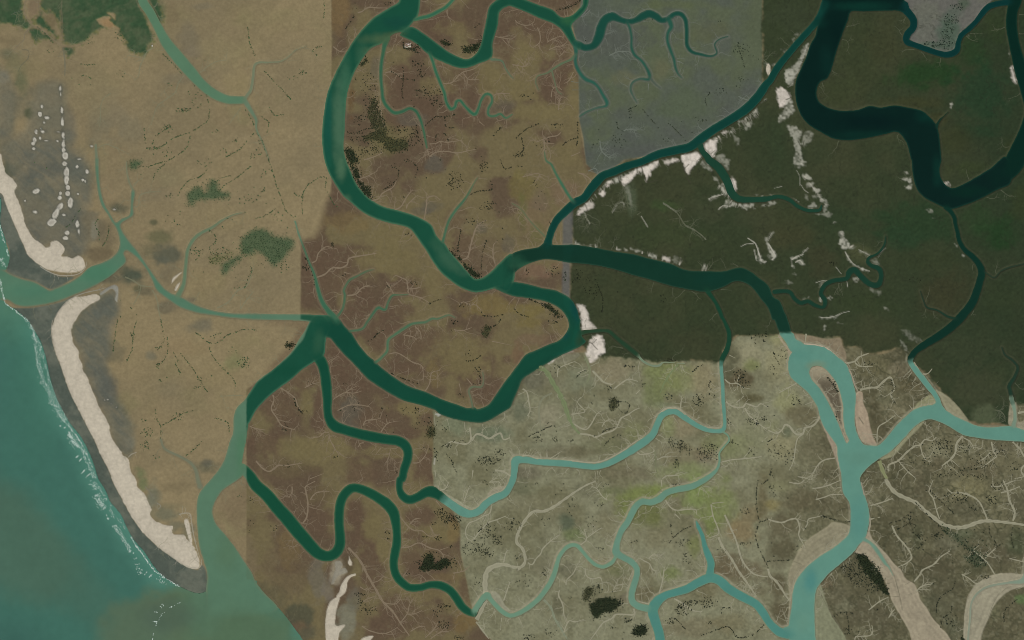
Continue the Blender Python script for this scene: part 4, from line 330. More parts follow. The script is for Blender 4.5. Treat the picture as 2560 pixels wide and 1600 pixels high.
# ------------------------------------------------------------------ rows of dark mangrove along creeks: line, spacing factor
FRINGE = ["00: 1950,890 1975,1000 1970,1120 1900,1190 1800,1250 1690,1285 1600,1330 1540,1380 1450,1410","00: 1800,1290 1760,1400 1690,1460 1600,1512","00: 1360,1210 1370,1290 1380,1360","00: 2320,1040 2370,1110 2400,1180","00: 2400,1260 2310,1360 2260,1420 2140,1480","00: 750,600 800,615 890,610","00: 680,740 740,745","00: 770,720 800,712 865,745","00: 750,795 860,800","00: 1450,1460 1540,1440","00: 1860,550 1940,575","00: 1540,510 1650,620 1710,690","00: 330,240 420,310 500,400","00: 1440,1360 1480,1280 1620,1190","00: 2340,260 2360,400 2410,530",
"01: 1340,60 1400,65 1470,40 1570,15","01: 1330,140 1400,70","01: 1450,180 1480,110 1560,40","01: 1680,340 1740,240 1800,190 1890,160 1960,90","01: 1890,160 1920,220","01: 2060,300 2140,230 2250,160 2370,60","01: 2040,210 2100,170 2180,150","01: 1980,670 2030,710 2040,770 1980,830 1990,870 2050,900","01: 2040,770 2200,780","01: 1830,1050 1920,1060","01: 2370,1000 2380,1050 2340,1140 2310,1210","01: 2180,530 2320,495","01: 2240,300 2400,260","01: 1800,850 1890,870 1850,950","01: 620,640 680,590 720,520 760,470","01: 930,560 900,610 930,680 940,760","01: 970,820 1020,720 1030,620","01: 330,20 440,80","01: 1240,1400 1290,1460","01: 1140,1330 1135,1480",
"02: 1110,0 1090,130 1070,300","02: 1520,0 1540,100 1550,200 1500,270","02: 1580,160 1585,300 1540,390 1490,430","02: 1290,10 1260,130 1250,270 1200,390","02: 1850,120 1990,220 2080,200 2160,140 2250,110 2330,90 2419,100","02: 1980,250 2010,340 2100,450 2200,550 2230,620","02: 1640,310 1680,380 1660,420 1700,490","02: 1700,310 1760,380 1830,470 1880,560 1960,680","02: 1540,990 1640,940 1740,880 1850,855","02: 1470,850 1480,930 1520,1010 1520,1130","02: 1760,1280 1850,1210 1900,1150","02: 2030,930 2150,970 2170,1060","02: 1510,545 1580,545","02: 1520,580 1500,570 1540,565","02: 1340,945 1460,935",
"10: 640,0 650,90 640,170","10: 90,680 160,760 240,840 330,940","10: 130,1020 180,1090 260,1085","10: 60,1110 120,1160 105,1250","10: 620,440 550,460 540,490 580,525","10: 0,1240 60,1340 90,1430 120,1512","10: 850,270 890,210 930,145","10: 1390,640 1395,750 1380,870 1390,930","10: 1280,680 1340,710 1380,745 1440,750 1500,760","10: 1600,1190 1690,1110 1780,1105 1880,1085","10: 1680,1000 1690,1110","10: 1785,1110 1800,1200 1880,1205","10: 1700,1330 1710,1270 1790,1270 1820,1330","10: 2240,1290 2300,1220 2330,1205","10: 2080,1410 2130,1480","10: 1490,1010 1470,950","10: 1220,570 1300,590","10: 1500,850 1580,870 1650,920","10: 940,750 910,880","10: 870,1250 900,1300","10: 960,1250 1050,1220 1110,1210",
"11: 120,0 165,130 190,230 220,300 245,390 290,490","11: 300,500 350,540 380,535","11: 360,300 390,340 450,350","11: 440,510 440,350 480,250 540,200 620,160 670,180 655,240 690,330 740,420 770,440","11: 0,555 100,520 190,460","11: 100,410 170,365","11: 50,160 160,150","11: 80,265 190,240","11: 290,690 340,770","11: 0,730 160,715","11: 1350,100 1340,170 1290,230 1210,280","11: 1490,30 1530,90 1500,170","11: 1610,170 1680,125","11: 1830,130 1860,170 1830,230","11: 2010,340 2110,295 2230,280 2220,200","11: 2150,20 2140,110","11: 2310,0 2350,80 2419,70","11: 2360,90 2400,160","11: 1940,650 1920,760 1900,870","11: 2180,760 2140,880 2130,960 2130,1050","11: 2330,650 2280,760","11: 2130,1430 2150,1470 2250,1480 2340,1460","11: 1640,1360 1700,1330 1770,1310","11: 200,690 300,640","11: 1740,0 1790,90","11: 1360,400 1400,350","11: 460,920 510,1000 550,1130","11: 2270,780 2330,750","11: 2200,500 2300,490",
"20: 40,1310 110,1240 190,1195 260,1170","20: 90,1300 110,1410 60,1480","20: 620,1150 625,1300 610,1370","20: 480,1370 540,1330 620,1300","20: 1840,1000 1830,930 1870,880 1830,870","20: 1240,1040 1290,1100 1350,1170","20: 1660,1000 1740,1110","20: 1480,1170 1540,1220 1640,1330","20: 990,1160 1000,1210 1050,1240","20: 820,1230 820,1320","20: 420,100 520,80 620,30 650,0","20: 440,90 540,60 620,20","20: 2140,400 2150,480 2180,570 2200,640","20: 1600,1150 1700,1250","20: 200,880 180,940","20: 1120,1080 1110,1030 1180,1005","20: 690,385 760,375","20: 1260,190 1330,185","20: 1380,1210 1410,1280","20: 2280,530 2330,560",
"21: 790,1120 830,1230 860,1320 850,1450","21: 160,1315 250,1345 340,1385 430,1465","21: 180,1325 260,1355 340,1400","21: 20,1410 80,1460 150,1480","21: 230,410 260,460","21: 1120,1300 1000,1250","21: 250,340 310,320","21: 360,590 370,610",
"12: 1270,500 1400,560 1530,600","12: 2060,605 2120,600 2120,520","12: 1040,195 1090,190 1150,130 1200,100","12: 2310,0 2270,50 2210,70 2170,100","12: 1800,1270 1850,1330 1870,1390 1900,1440","12: 360,740 380,810 430,870","12: 1480,870 1540,840","12: 1990,390 2060,380 2140,330","12: 880,810 800,850","12: 1220,1065 1300,1060","12: 2180,1420 2250,1440",
"22: 160,1100 220,1070 280,1045 350,1010 400,1000 420,1050","22: 965,730 990,770 1080,775 1110,810 1080,880 1040,870 1000,830 950,830","22: 860,1060 890,1040 980,1010 1000,970","22: 770,630 775,720","22: 870,1190 930,1120 970,1100","22: 1880,570 1860,620 1880,660 1860,710","22: 1710,490 1760,440 1800,430 1800,400","22: 780,1090 830,1080","22: 2310,440 2330,560","22: 2300,220 2340,160","22: 2110,560 2150,600","22: 610,540 660,490 700,480","22: 2210,940 2330,1000",
"23: 1500,420 1520,540 1600,480 1690,440","23: 490,40 600,10","23: 410,140 470,100","23: 240,30 330,0","23: 2320,20 2310,130 2320,300 2345,390 2420,370","23: 2345,390 2300,520 2330,640 2380,740 2419,830","23: 1790,1470 1900,1430 2030,1385 2080,1420 2140,1490 2280,1460 2380,1370","23: 1980,1260 1990,1210 2060,1210","23: 540,310 560,340","23: 1050,1500 1060,1440","23: 2200,160 2310,120","23: 2170,290 2300,230","23: 800,640 860,655","23: 220,40 130,60","23: 950,1060 955,1120","23: 1640,700 1700,800","23: 1450,1330 1540,1310 1640,1410","23: 2320,0 2360,40 2419,0",
"32: 40,290 80,370 110,420","32: 560,540 610,610 660,680","32: 570,545 620,600 665,690","32: 0,820 60,900","32: 240,710 290,760 310,800","32: 30,1370 20,1450","32: 1180,660 1170,720 1200,790","32: 1400,1200 1460,1180","32: 1330,1420 1560,1380","32: 1500,1330 1580,1290",
"33: 1150,410 1250,380 1330,330","33: 1220,470 1330,410 1350,350","33: 1330,410 1400,430 1360,480 1420,530 1480,510","33: 1420,530 1460,600 1420,650 1470,660","33: 1300,600 1380,560","33: 1350,690 1400,640","33: 1590,1270 1600,1170 1650,1090 1740,1030 1770,960","33: 1630,1390 1650,1310 1720,1260 1740,1190","33: 630,1290 680,1260 760,1250 800,1260","33: 770,1450 760,1350 740,1240","33: 2310,450 2300,560 2320,640","33: 2090,430 2100,520 2160,600","33: 1880,480 1990,610","33: 1500,100 1420,0","33: 1530,100 1620,190 1750,310","33: 2370,460 2380,520","33: 190,170 195,370","33: 60,720 30,600","33: 0,770 120,760 200,760","33: 370,390 350,460","33: 520,340 620,375 770,395","33: 1400,220 1560,380 1700,510","33: 1850,620 1960,700 2050,780","33: 1560,980 1700,930","33: 2230,1340 2240,1230 2350,1130","33: 1030,1230 1030,1310","33: 760,1400 860,1430"]
# ------------------------------------------------------------------ dense groves: outline, crown tint, label
GROVES = [("10: 1065,1080 1090,950 1130,940 1150,1040 1190,1100 1220,1200 1240,1290 1290,1320 1420,1310 1430,1400 1330,1430 1240,1420 1190,1340 1020,1320 1050,1280 1130,1240 1090,1180",1,"large dark mangrove grove inside the great river bend"),
("10: 850,1410 900,1410 940,1470 965,1530 880,1530",0,"small dark grove on the inner bank low in the great bend"),("11: 905,70 940,60 985,150 960,185 930,160",0,"oval dark grove on the inner bank of the great bend"),("11: 965,200 1000,210 1070,260 1075,310 1080,370 1040,340 990,280",0,"crescent dark grove on the inner bank below the oval grove"),
("11: 1825,850 1930,930 1930,960 1850,890",0,"slender dark grove on the point bar above the junction"),("11: 1965,985 2050,1040 2120,1095 2050,1105 1990,1050",0,"leaf shaped dark grove at the tip of the point bar"),("10: 1950,465 2050,430 2120,400 2110,450 2050,495 1960,490",0,"dark grove on the inside of the looping river arm"),("10: 1745,390 1840,410 1835,428 1770,412",0,"sliver of dark trees north of the looping river arm"),("10: 990,610 1040,545 1052,570 1010,615",0,"small dark grove near the top of the great bend"),
("13: 1550,850 1570,790 1620,700 1670,710 1690,790 1760,745 1840,770 1830,800 1770,830 1680,850 1580,850",0,"dark grove in the southern brown marsh"),("23: 740,1180 850,1120 950,1120 1040,1160 1030,1190 990,1210 940,1240 860,1260 800,1310 760,1270",0,"largest dark grove on the pale southern marsh"),("23: 1140,1430 1200,1375 1270,1390 1280,1430 1240,1460 1150,1470",0,"rounded dark grove near the bottom edge of the pale marsh"),
("01: 1770,310 1870,260 1940,300 1990,190 2050,200 2080,290 2160,310 2170,350 2060,370 1900,380 1800,430 1770,380",2,"green thicket in the middle of the western tan flat"),("01: 2290,740 2419,650 | 11: 110,670 170,720 340,750 350,820 270,920 170,1000 110,930 0,860 | 01: 2419,880 2300,900 2280,820",2,"big soft green thicket on the tan flat by the creek"),("01: 2100,1020 2150,950 2280,920 2200,990 2140,1070 2100,1060",2,"small green thicket at the south of the tan flat"),("01: 1980,920 2100,890 2200,880 2120,940 2020,980",3,"sparse yellow green thicket between the two green thickets"),("01: 1220,40 1260,0 1340,20 1300,80 1240,100",2,"small green clump north of the tidal inlet"),
("12: 2140,130 2180,50 2210,90 2180,160",1,"little dark grove on the central marsh"),("12: 275,230 330,215 360,250 300,260",0,"little dark grove on the west bank of the river trunk"),("12: 1610,1100 1650,1010 1690,1050 1670,1105",1,"little dark grove at the edge of the pale marsh"),("22: 920,840 930,770 985,745 990,820 950,855",1,"little dark grove on the pale marsh meadow"),
("33: 840,710 900,710 990,790 1060,880 1110,1000 1140,1080 1100,1060 990,950 900,850",0,"long black green grove lining the pale triangular mudbank"),("33: 1640,440 1700,450 1830,560 1960,650 2060,760 2060,800 1970,820 1880,760 1860,720 1920,690 1800,590 1700,510",4,"dim green thicket strip in the southeast marsh"),("21: 300,1370 350,1375 440,1450 455,1490 400,1450 330,1400",0,"dark fringe grove on the inside of the central river bend"),("33: 1835,1560 1835,1480 1850,1500 1850,1580",0,"tiny dark grove at the bottom edge by the curved mudbank"),
("23: 700,1030 750,1010 770,1050 730,1100 690,1140 670,1090",1,"loose dark grove above the largest southern grove")]
# ------------------------------------------------------------------ scattered trees: sheet: (x, y, rx, ry, how many)
DOTS = {'00':[(1850,880,60,70,22),(1740,1040,80,20,34),(1580,1220,50,40,24),(1860,990,50,30,10),(1600,800,60,12,6),(1590,1440,60,50,8),(2220,1340,40,40,8),(2100,1430,40,30,8),(2380,1470,40,30,10),(1130,700,50,30,6),(500,440,60,60,10),(1450,1400,60,15,26),(840,380,60,30,16),(1150,340,60,60,22),(2050,1240,50,15,6)],
'01':[(1650,560,80,80,12),(2330,370,90,60,16),(2080,860,90,30,20),(1600,340,30,20,10),(2300,850,60,60,30),(1870,880,60,60,10),(1930,20,60,40,12),(2150,600,60,60,8),(2240,1200,60,80,6)],
'02':[(1250,135,30,15,12),(1490,430,20,25,14),(2310,400,60,50,50),(1390,1060,60,40,26),(1370,1190,40,50,30),(1700,480,15,30,12),(1860,640,40,12,10),(1355,950,25,15,8),(2040,140,60,30,10),(1950,560,100,80,8),(1500,270,40,15,8),(1470,1290,40,20,5),(1700,900,60,40,14),(2200,300,40,40,6)],
'03':[(2270,160,20,15,4),(2380,190,30,25,6),(2370,450,30,80,6)],
'10':[(1070,840,80,140,50),(980,1130,55,50,32),(950,1290,70,50,40),(1350,1230,90,40,36),(1520,1290,80,90,80),(1100,1400,110,60,70),(1530,600,70,35,22),(1560,690,40,40,22),(1640,880,110,70,50),(1520,450,50,35,16),(2120,390,30,50,16),(440,680,40,30,16),(350,740,50,20,6),(1100,980,60,60,30),(1720,960,70,50,30),(930,50,40,40,5),(1250,60,40,30,8),(1480,460,60,20,14),(40,1400,30,60,10),(1190,1190,40,100,20),(1000,1440,60,60,20),(2100,240,40,30,8),(1230,40,30,20,6)],
'11':[(1060,270,40,50,26),(1260,220,40,40,10),(1880,200,80,80,60),(1430,10,40,20,12),(2150,60,40,50,24),(2190,440,80,50,40),(2050,580,110,30,26),(480,1020,45,30,22),(730,810,18,28,10),(1260,1190,20,15,6),(1500,1160,40,25,12),(90,110,60,40,10),(1100,360,40,15,14),(1320,60,40,40,8),(1970,1370,60,25,12),(830,1080,30,20,6),(250,1000,60,60,20),(200,550,60,60,10),(50,310,40,40,8),(1440,705,30,12,6),(540,1110,15,80,8),(1910,810,25,60,8),(480,940,20,30,6)],
'12':[(440,880,50,35,18),(270,1010,30,35,12),(850,600,25,25,6),(1530,960,60,60,12),(1390,850,50,40,9),(1520,850,35,30,9),(1640,1000,25,90,18),(1800,1190,50,25,28),(2190,1330,110,40,100),(2300,1250,50,40,26),(1700,1280,18,80,12),(1920,1150,60,12,9),(2100,480,50,35,16),(1880,20,35,20,9),(980,830,60,40,8),(1930,720,30,30,4),(1220,870,100,40,6),(1320,1430,20,20,5),(1600,1220,60,20,8),(1760,1000,70,50,8),(520,600,40,20,5),(750,1300,30,12,5),(280,1370,40,25,6),(2010,320,30,30,5),(1850,100,10,10,3)],
'13':[(1740,310,50,40,45),(1810,360,60,45,75),(1890,370,50,40,55),(1900,440,40,30,25),(1680,410,22,15,9),(1720,550,30,20,14),(1240,490,35,15,11),(1240,560,25,12,7),(980,1080,45,18,20),(980,1150,35,35,14),(1060,1230,80,55,36),(1780,1180,60,28,26),(1770,1370,50,40,30),(1920,1490,45,20,18),(2190,500,90,90,70),(2080,650,110,70,90),(2290,570,55,45,45),(2200,700,50,35,28),(2380,440,50,40,18),(1640,800,90,60,34),(1880,790,60,50,16),(1600,530,20,15,4),(160,450,40,25,6),(1420,880,30,15,5),(1740,1220,60,40,14),(1850,640,20,20,6),(1540,780,50,30,14),(2170,20,30,30,6),(1700,1280,20,20,5),(2090,980,40,60,12)],
'20':[(430,1190,50,25,16),(60,1460,60,25,30),(1010,1330,60,60,24),(2180,480,80,60,26),(2180,780,80,60,14),(1970,880,50,40,14),(1120,1080,20,50,10),(780,1360,40,40,6),(1460,1320,30,20,5),(110,910,50,20,12),(1960,210,15,20,4),(280,1350,70,80,12),(1800,1150,40,20,8)],
'21':[(380,1050,60,50,22),(140,1050,20,35,10),(510,1100,25,50,14),(740,1190,60,80,24),(640,1080,50,50,16),(440,1480,60,15,10),(240,250,60,60,8),(600,1140,30,30,8),(800,1280,30,60,10),(1450,1320,50,40,6),(60,60,40,10,5)],
'22':[(1560,1180,80,50,70),(1640,1230,60,50,30),(1850,1260,100,80,120),(1550,1350,25,45,26),(1770,760,60,50,40),(1480,720,45,28,11),(240,1120,55,35,24),(410,1130,28,22,16),(560,1140,28,9,7),(960,790,45,45,26),(2150,520,60,50,36),(2190,600,60,50,24),(2280,960,55,35,28),(2370,930,40,40,16),(1110,440,55,12,11),(1480,380,60,12,22),(2300,150,60,60,16),(900,650,40,30,10),(1240,600,30,30,8),(1900,720,15,15,5),(1000,1080,25,25,4),(2050,960,25,40,10),(2100,1150,50,30,14),(2280,1230,50,40,12),(340,980,25,25,3),(390,20,60,15,12),(2390,160,20,60,10),(1500,1120,20,15,7),(420,480,60,60,6),(760,790,20,15,3)],
'23':[(40,420,45,55,22),(110,960,70,60,18),(1620,1220,70,55,70),(1860,1160,75,50,50),(1690,1160,60,25,40),(1450,580,60,15,9),(1620,600,70,35,20),(1650,740,50,50,22),(2200,290,45,28,20),(310,870,28,35,16),(740,400,50,50,12),(1100,1330,38,25,34),(60,730,35,18,12),(1150,580,35,18,10),(950,1390,25,25,9),(1860,1350,30,18,7),(160,1480,55,30,22),(370,1430,45,55,18),(820,1020,40,50,30),(730,1080,60,70,40),(310,380,40,50,10),(820,230,40,30,10),(540,240,70,60,9),(1540,50,60,25,14),(830,650,40,15,6),(2190,600,60,15,12),(550,1115,25,10,5),(1990,660,40,30,8),(1480,1350,50,25,10),(880,50,30,20,6),(1250,1420,40,40,20),(980,1220,60,30,20)],
'30':[(1700,250,50,110,70),(1550,420,80,28,40),(1680,420,60,50,36),(1790,60,60,40,30),(1760,180,40,40,20)],
'31':[(1390,1140,50,30,8),(620,980,30,20,8)],
'32':[(1640,1200,100,70,90),(1860,1210,50,40,24),(1500,1330,60,40,12),(2000,1350,120,70,40),(2200,1250,100,60,30),(1350,1330,70,40,10),(2000,1480,100,25,30),(1700,1470,120,30,26),(60,1200,60,90,30),(160,1280,80,80,34),(640,620,40,60,26),(130,330,70,50,18),(250,750,30,50,12),(650,950,30,80,20),(60,460,50,60,8),(950,420,60,40,10),(1180,600,30,40,12),(1850,1430,120,40,26),(2330,1400,60,60,20),(30,1450,30,50,10)],
'33':[(780,850,90,70,110),(880,940,90,70,100),(1000,1020,70,40,40),(1820,170,70,50,50),(2110,190,55,45,40),(1600,520,55,35,30),(2170,60,60,40,26),(300,640,60,40,8),(70,100,60,60,20),(1960,250,60,40,14),(1350,370,60,60,24),(1460,560,50,60,20),(760,1430,40,30,14),(2180,620,40,30,10),(1730,1330,60,60,18),(2060,920,40,20,14),(540,350,40,15,8),(1700,180,60,60,16)]}
# ------------------------------------------------------------------ surf: line, band width, amount
SURF = [("01: 0,620 15,680 40,770 60,840 80,910",10,26),("01: 0,930 30,970 45,1010",30,20),("01: 0,1130 18,1230 40,1320 70,1370 150,1430 250,1508",16,60),("02: 250,0 300,90 345,180 385,270 410,360 440,470 470,580 520,720 580,860 660,990",26,110),("02: 290,40 320,160 345,290 365,420 400,540 450,650 490,740 540,850 600,950",36,190),("02: 600,950 680,1040 740,1120 800,1230 860,1360 905,1490",14,60),("02: 655,1060 690,1150 740,1190 775,1230 800,1300 850,1400 882,1490",20,90),("02: 650,1080 700,1160 740,1190",44,60),("02: 730,1290 760,1320",30,14),("02: 790,1430 830,1470",40,20),("02: 470,780 490,800",24,10),("02: 380,590 384,600",8,3),("02: 570,1000 610,1020",20,8),("03: 850,30 880,40 910,85",40,22),("03: 910,140 930,190 960,230 982,272",46,70),("03: 1005,335 1022,365",16,6),("03: 1085,430 1110,480 1150,520 1180,580 1210,630 1232,680",28,80),("03: 1040,240 1060,330 1120,380 1180,460",24,20),("03: 1240,545 1290,630 1340,690 1400,780 1470,870",10,60),("03: 1480,870 1520,900 1580,940 1690,1005",14,40),("03: 1300,790 1310,830 1330,890",36,16),("03: 1380,880 1420,910",40,12),("03: 1490,920 1530,970 1550,960",36,12),("03: 1700,1160 1620,1195 1540,1260 1490,1330 1460,1420 1440,1512 1430,1600",7,18),("03: 1480,1250 1475,1340",30,14),("03: 1540,1180 1520,1195",26,6),("03: 1260,690 1280,740",20,6),("03: 930,60 980,140 1000,200",20,14),("03: 1720,990 1745,1010",14,8)]

# ------------------------------------------------------------------ materials
def attr_mat(name, rough, spec, n_scale, n_amp, bump=0.0, bump_scale=None, ior=None):
    m = bpy.data.materials.new(name); m.use_nodes = True; t = m.node_tree; N = t.nodes; L = t.links
    bs = N['Principled BSDF']; bs.inputs['Roughness'].default_value = rough; bs.inputs['Specular IOR Level'].default_value = spec
    if ior: bs.inputs['IOR'].default_value = ior
    a = N.new('ShaderNodeAttribute'); a.attribute_name = 'cover'
    g = N.new('ShaderNodeNewGeometry')
    n = N.new('ShaderNodeTexNoise'); n.inputs['Scale'].default_value = n_scale; n.inputs['Detail'].default_value = 5; n.inputs['Roughness'].default_value = 0.65
    L.new(g.outputs['Position'], n.inputs['Vector'])
    r = N.new('ShaderNodeMapRange'); r.inputs['From Min'].default_value = 0.25; r.inputs['From Max'].default_value = 0.75
    r.inputs['To Min'].default_value = 1 - n_amp; r.inputs['To Max'].default_value = 1 + n_amp
    L.new(n.outputs['Fac'], r.inputs['Value'])
    v = N.new('ShaderNodeVectorMath'); v.operation = 'SCALE'
    L.new(a.outputs['Color'], v.inputs[0]); L.new(r.outputs['Result'], v.inputs['Scale']); L.new(v.outputs['Vector'], bs.inputs['Base Color'])
    if bump:
        n2 = N.new('ShaderNodeTexNoise'); n2.inputs['Scale'].default_value = bump_scale; n2.inputs['Detail'].default_value = 4
        L.new(g.outputs['Position'], n2.inputs['Vector'])
        b = N.new('ShaderNodeBump'); b.inputs['Strength'].default_value = 1.0; b.inputs['Distance'].default_value = bump
        L.new(n2.outputs['Fac'], b.inputs['Height']); L.new(b.outputs['Normal'], bs.inputs['Normal'])
    return m
M_LAND = attr_mat('land_cover', 0.95, 0.1, 0.05, 0.13, 0.7, 0.05)
M_MUD = attr_mat('creek_mud', 0.8, 0.2, 0.05, 0.08)
M_WATER = attr_mat('river_water', 0.28, 0.25, 0.012, 0.05, 0.12, 0.08, 1.33)
M_LEAF = attr_mat('mangrove_leaf', 0.85, 0.15, 0.35, 0.35)
M_FOAM = attr_mat('foam', 0.9, 0.2, 0.2, 0.12)
M_BUILD = attr_mat('plaster_and_roof', 0.85, 0.2, 0.8, 0.08)

def props(o, label, kind=None, cat=None, group=None):
    if label: o['label'] = label
    if kind: o['kind'] = kind
    if cat: o['category'] = cat
    if group: o['group'] = group
    return o
def mesh_obj(name, V, F, C, mat, smooth_sh=False, parent=None):
    """V (n,3) float, F (m,k) int of equal-sided faces, C (n,3) linear colours"""
    V = np.ascontiguousarray(V, np.float32); F = np.ascontiguousarray(F, np.int32); k = F.shape[1]
    me = bpy.data.meshes.new(name)
    me.vertices.add(len(V)); me.vertices.foreach_set('co', V.ravel())
    me.loops.add(F.size); me.loops.foreach_set('vertex_index', F.ravel())
    me.polygons.add(len(F)); me.polygons.foreach_set('loop_start', np.arange(0, F.size, k, dtype=np.int32))
    me.polygons.foreach_set('use_smooth', np.full(len(F), smooth_sh, bool))
    me.update(calc_edges=True)
    ca = me.color_attributes.new('cover', 'FLOAT_COLOR', 'POINT')
    c4 = np.ones((len(V), 4), np.float32); c4[:, :3] = C; ca.data.foreach_set('color', c4.ravel())
    me.materials.append(mat)
    o = bpy.data.objects.new(name, me); COL.objects.link(o)
    if parent: o.parent = parent
    return o
def to_w(x, y): return (np.asarray(x) - 1280) * M_PER, (800 - np.asarray(y)) * M_PER

# ------------------------------------------------------------------ paint the land covers (colour) and raise the land (height)
warp1 = fbm(26, 3, 5); warp2 = fbm(9, 2, 9); mott = fbm(14, 3, 21); grain = fbm(5.0, 1, 33); big = fbm(150, 3, 41); mid = fbm(60, 3, 51); big2 = fbm(110, 3, 61)
HT = np.random.default_rng(77).random((256, 256)).astype(np.float32)
def vnoise(u, v):
    iu, iv = np.floor(u).astype(int), np.floor(v).astype(int); fu, fv = u-iu, v-iv; fu = fu*fu*(3-2*fu); fv = fv*fv*(3-2*fv)
    a, b_, c_, d_ = HT[iv & 255, iu & 255], HT[iv & 255, (iu+1) & 255], HT[(iv+1) & 255, iu & 255], HT[(iv+1) & 255, (iu+1) & 255]
    return ((a*(1-fu) + b_*fu)*(1-fv) + (c_*(1-fu) + d_*fu)*fv)*2 - 1
def streak(ang, la, lb, off):
    ca, sa = math.cos(ang), math.sin(ang); p = GX*ca + GY*sa + warp1*lb*.9; q = -GX*sa + GY*ca + mid*lb*2.5
    return (vnoise(p/la + off, q/lb) + .6*vnoise(p/la*2.1 + off, q/lb*2.1 + 9))/1.6
stW = streak(-.55, 60, 9, 3.); stE = streak(.75, 46, 7, 40.); stC = streak(.9, 40, 8, 90.)
def full(P, R=30): 
    W, sd = poly_sd(smooth_none(P), R); out = np.full((NY, NX), -R, np.float32); out[W.sl] = sd; return out
def smooth_none(P): return np.asarray([p[:2] for p in P], float)
def mask(sd, soft=1.5): return sstep(-soft, soft, sd)
mC = mask(full(REG_C) + warp2 * 1.0, 2.5 + 11*sstep(455, 510, GY)*sstep(625, 590, GY)); mN = mask(full(REG_N), 2.5)
mNS = mask(full(REG_NS), 4.0) * .8; mE = mask(full(REG_E) + warp1 * 7 + warp2 * 3, 5.0); mS = mask(full(REG_S) + warp1 * 3, 3.0)
mP = mask(full(REG_P), 1.5)
def mix(C, col, a): 
    a = np.asarray(a)[..., None]; C *= (1 - a); C += a * np.asarray(col, np.float32); return C
def two(c1, c2, f): return lin(c1).astype(np.float32) * (1 - f[..., None]) + lin(c2).astype(np.float32) * f[..., None]
FIX = {'W': (1.025,1.035,1.0), 'C': (1.015,1.0,.975), 'N': (.965,1.025,.965), 'E': (.96,1.12,1.0), 'S': (.965,1.002,.93), 'P': (.92,.99,.96)}
def fx(c, reg): return tuple(q*k for q, k in zip(c, FIX[reg]))
def two_(c1, c2, f, reg): return two(fx(c1, reg), fx(c2, reg), f)
C = two_((132,117,89), (122,109,84), sstep(-.5, .5, big), 'W')
C = mix(C, two_((124,115,82), (126,110,83), sstep(-.3, .3, mid), 'W'), sstep(0, .8, big2) * .5)
sharp = sstep(-.18, .18, big2 * .75 + mid * .45)
rC = two_((92,79,62), (107,98,70), sharp, 'C')
rN = two_((90,92,74), (86,87,79), sstep(-.4, .4, mid + big), 'N')
rE = two_((54,54,39), (62,57,42), sstep(-.3, .5, big * .8 + mid * .4), 'E'); 
rE = rE * (1 - .45 * sstep(2150, 2560, GX))[..., None] + .45 * sstep(2150, 2560, GX)[..., None] * lin((34,51,33))
eastS = sstep(1900, 2120, GX + 90 * big + (GY - 1300) * .1)
rS = two_((134,128,108), (114,107,86), sstep(-.35, .45, big2 * .7 + mid * .6), 'S')
rS2 = two_((110,102,82), (94,87,69), sstep(-.4, .4, big2 * .6 + mid * .7), 'S')
rS = rS * (1 - eastS)[..., None] + rS2 * eastS[..., None]
for m_, r_ in ((mC, rC), (mN, rN), (mS, rS), (mE, rE)): C = C * (1 - m_[..., None]) + r_ * m_[..., None]
C = mix(C, lin((84,86,84)), mNS)
C = mix(C, lin((98,97,88)), mP)
regs = [('W', None), ('C', mC), ('N', mN), ('E', mE), ('S', mS), ('P', mP)]
def region_at(x, y):
    j = min(NY-1, max(0, int((y - Y0)/ST))); i = min(NX-1, max(0, int((x - X0)/ST)))
    if mP[j, i] > .5: return 'P'
    if mE[j, i] > .5: return 'E'
    if mS[j, i] > .5: return 'S'
    if mN[j, i] > .5 or mNS[j, i] > .4: return 'N'
    if mC[j, i] > .5: return 'C'
    return 'W'
mW = 1 - np.clip(mC + mN + mE + mS, 0, 1)
RM = {'W': mW, 'C': mC * (1-mE) * (1-mS), 'N': np.maximum(mN, mNS), 'E': mE * (1-mP), 'S': mS * (1 - mE), 'P': mP}
for sh, L in BLOB.items():
    c0, r0 = int(sh[0]) * 640, int(sh[1]) * 400
    for (x, y, rx, ry, col, st) in L:
        x, y, rx, ry = c0 + x*ZF, r0 + y*ZF, rx*ZF, ry*ZF
        s = win(x-rx*2.3, x+rx*2.3, y-ry*2.3, y+ry*2.3)
        if GX[s].size == 0: continue
        q = np.hypot((GX[s]-x)/rx, (GY[s]-y)/ry) + warp1[s]*.5 + warp2[s]*.16 + mid[s]*.25
        rg = region_at(x, y); lo_, hi_ = (1.35, .62) if rg == 'C' else (1.5, .4)
        if rg == 'W' and max(col) - min(col) < 14: st *= .78; col = (col[0] + 6, col[1] + 3, col[2] - 3)
        a = sstep(lo_, hi_, q) * st * RM[rg][s]
        mix(C[s], lin(fx(col, rg)), a)
for s_ in GREYS:
    W, sd = poly_sd(smooth(pts(s_), True)); a = mask(sd + warp1[W.sl]*8 + warp2[W.sl]*3 - 3, 15)
    t = sstep(-.45, .5, mid[W.sl]*.8 + big[W.sl]*.8 + stE[W.sl]*.35 + .7*sstep(440, 300, GY[W.sl]))[..., None]; a = (a*.72)[..., None]
    C[W.sl] = C[W.sl]*(1-a) + a*(lin((88,92,82))*(1-t) + lin((112,107,87))*t)
sv = mS*(.07*mott + .05*grain)*(.6 + .6*eastS) + mW*(.02 + stW*.06 + stC*.03) + mC*stC*.04 + mN*stW*.04 + mE*stE*.07 + mS*(stE*(.04 + .09*eastS))
C *= np.clip(1 + sv, .6, 1.4)[..., None]
H = 1.3 + fbm(70, 2, 71) * .35 + mott * .22 + grain * .18
H += mE * (2.0 + fbm(6, 2, 81) * 1.0 + mott * .7)
H += mS * (.9 + mott * .55 + grain * .4)
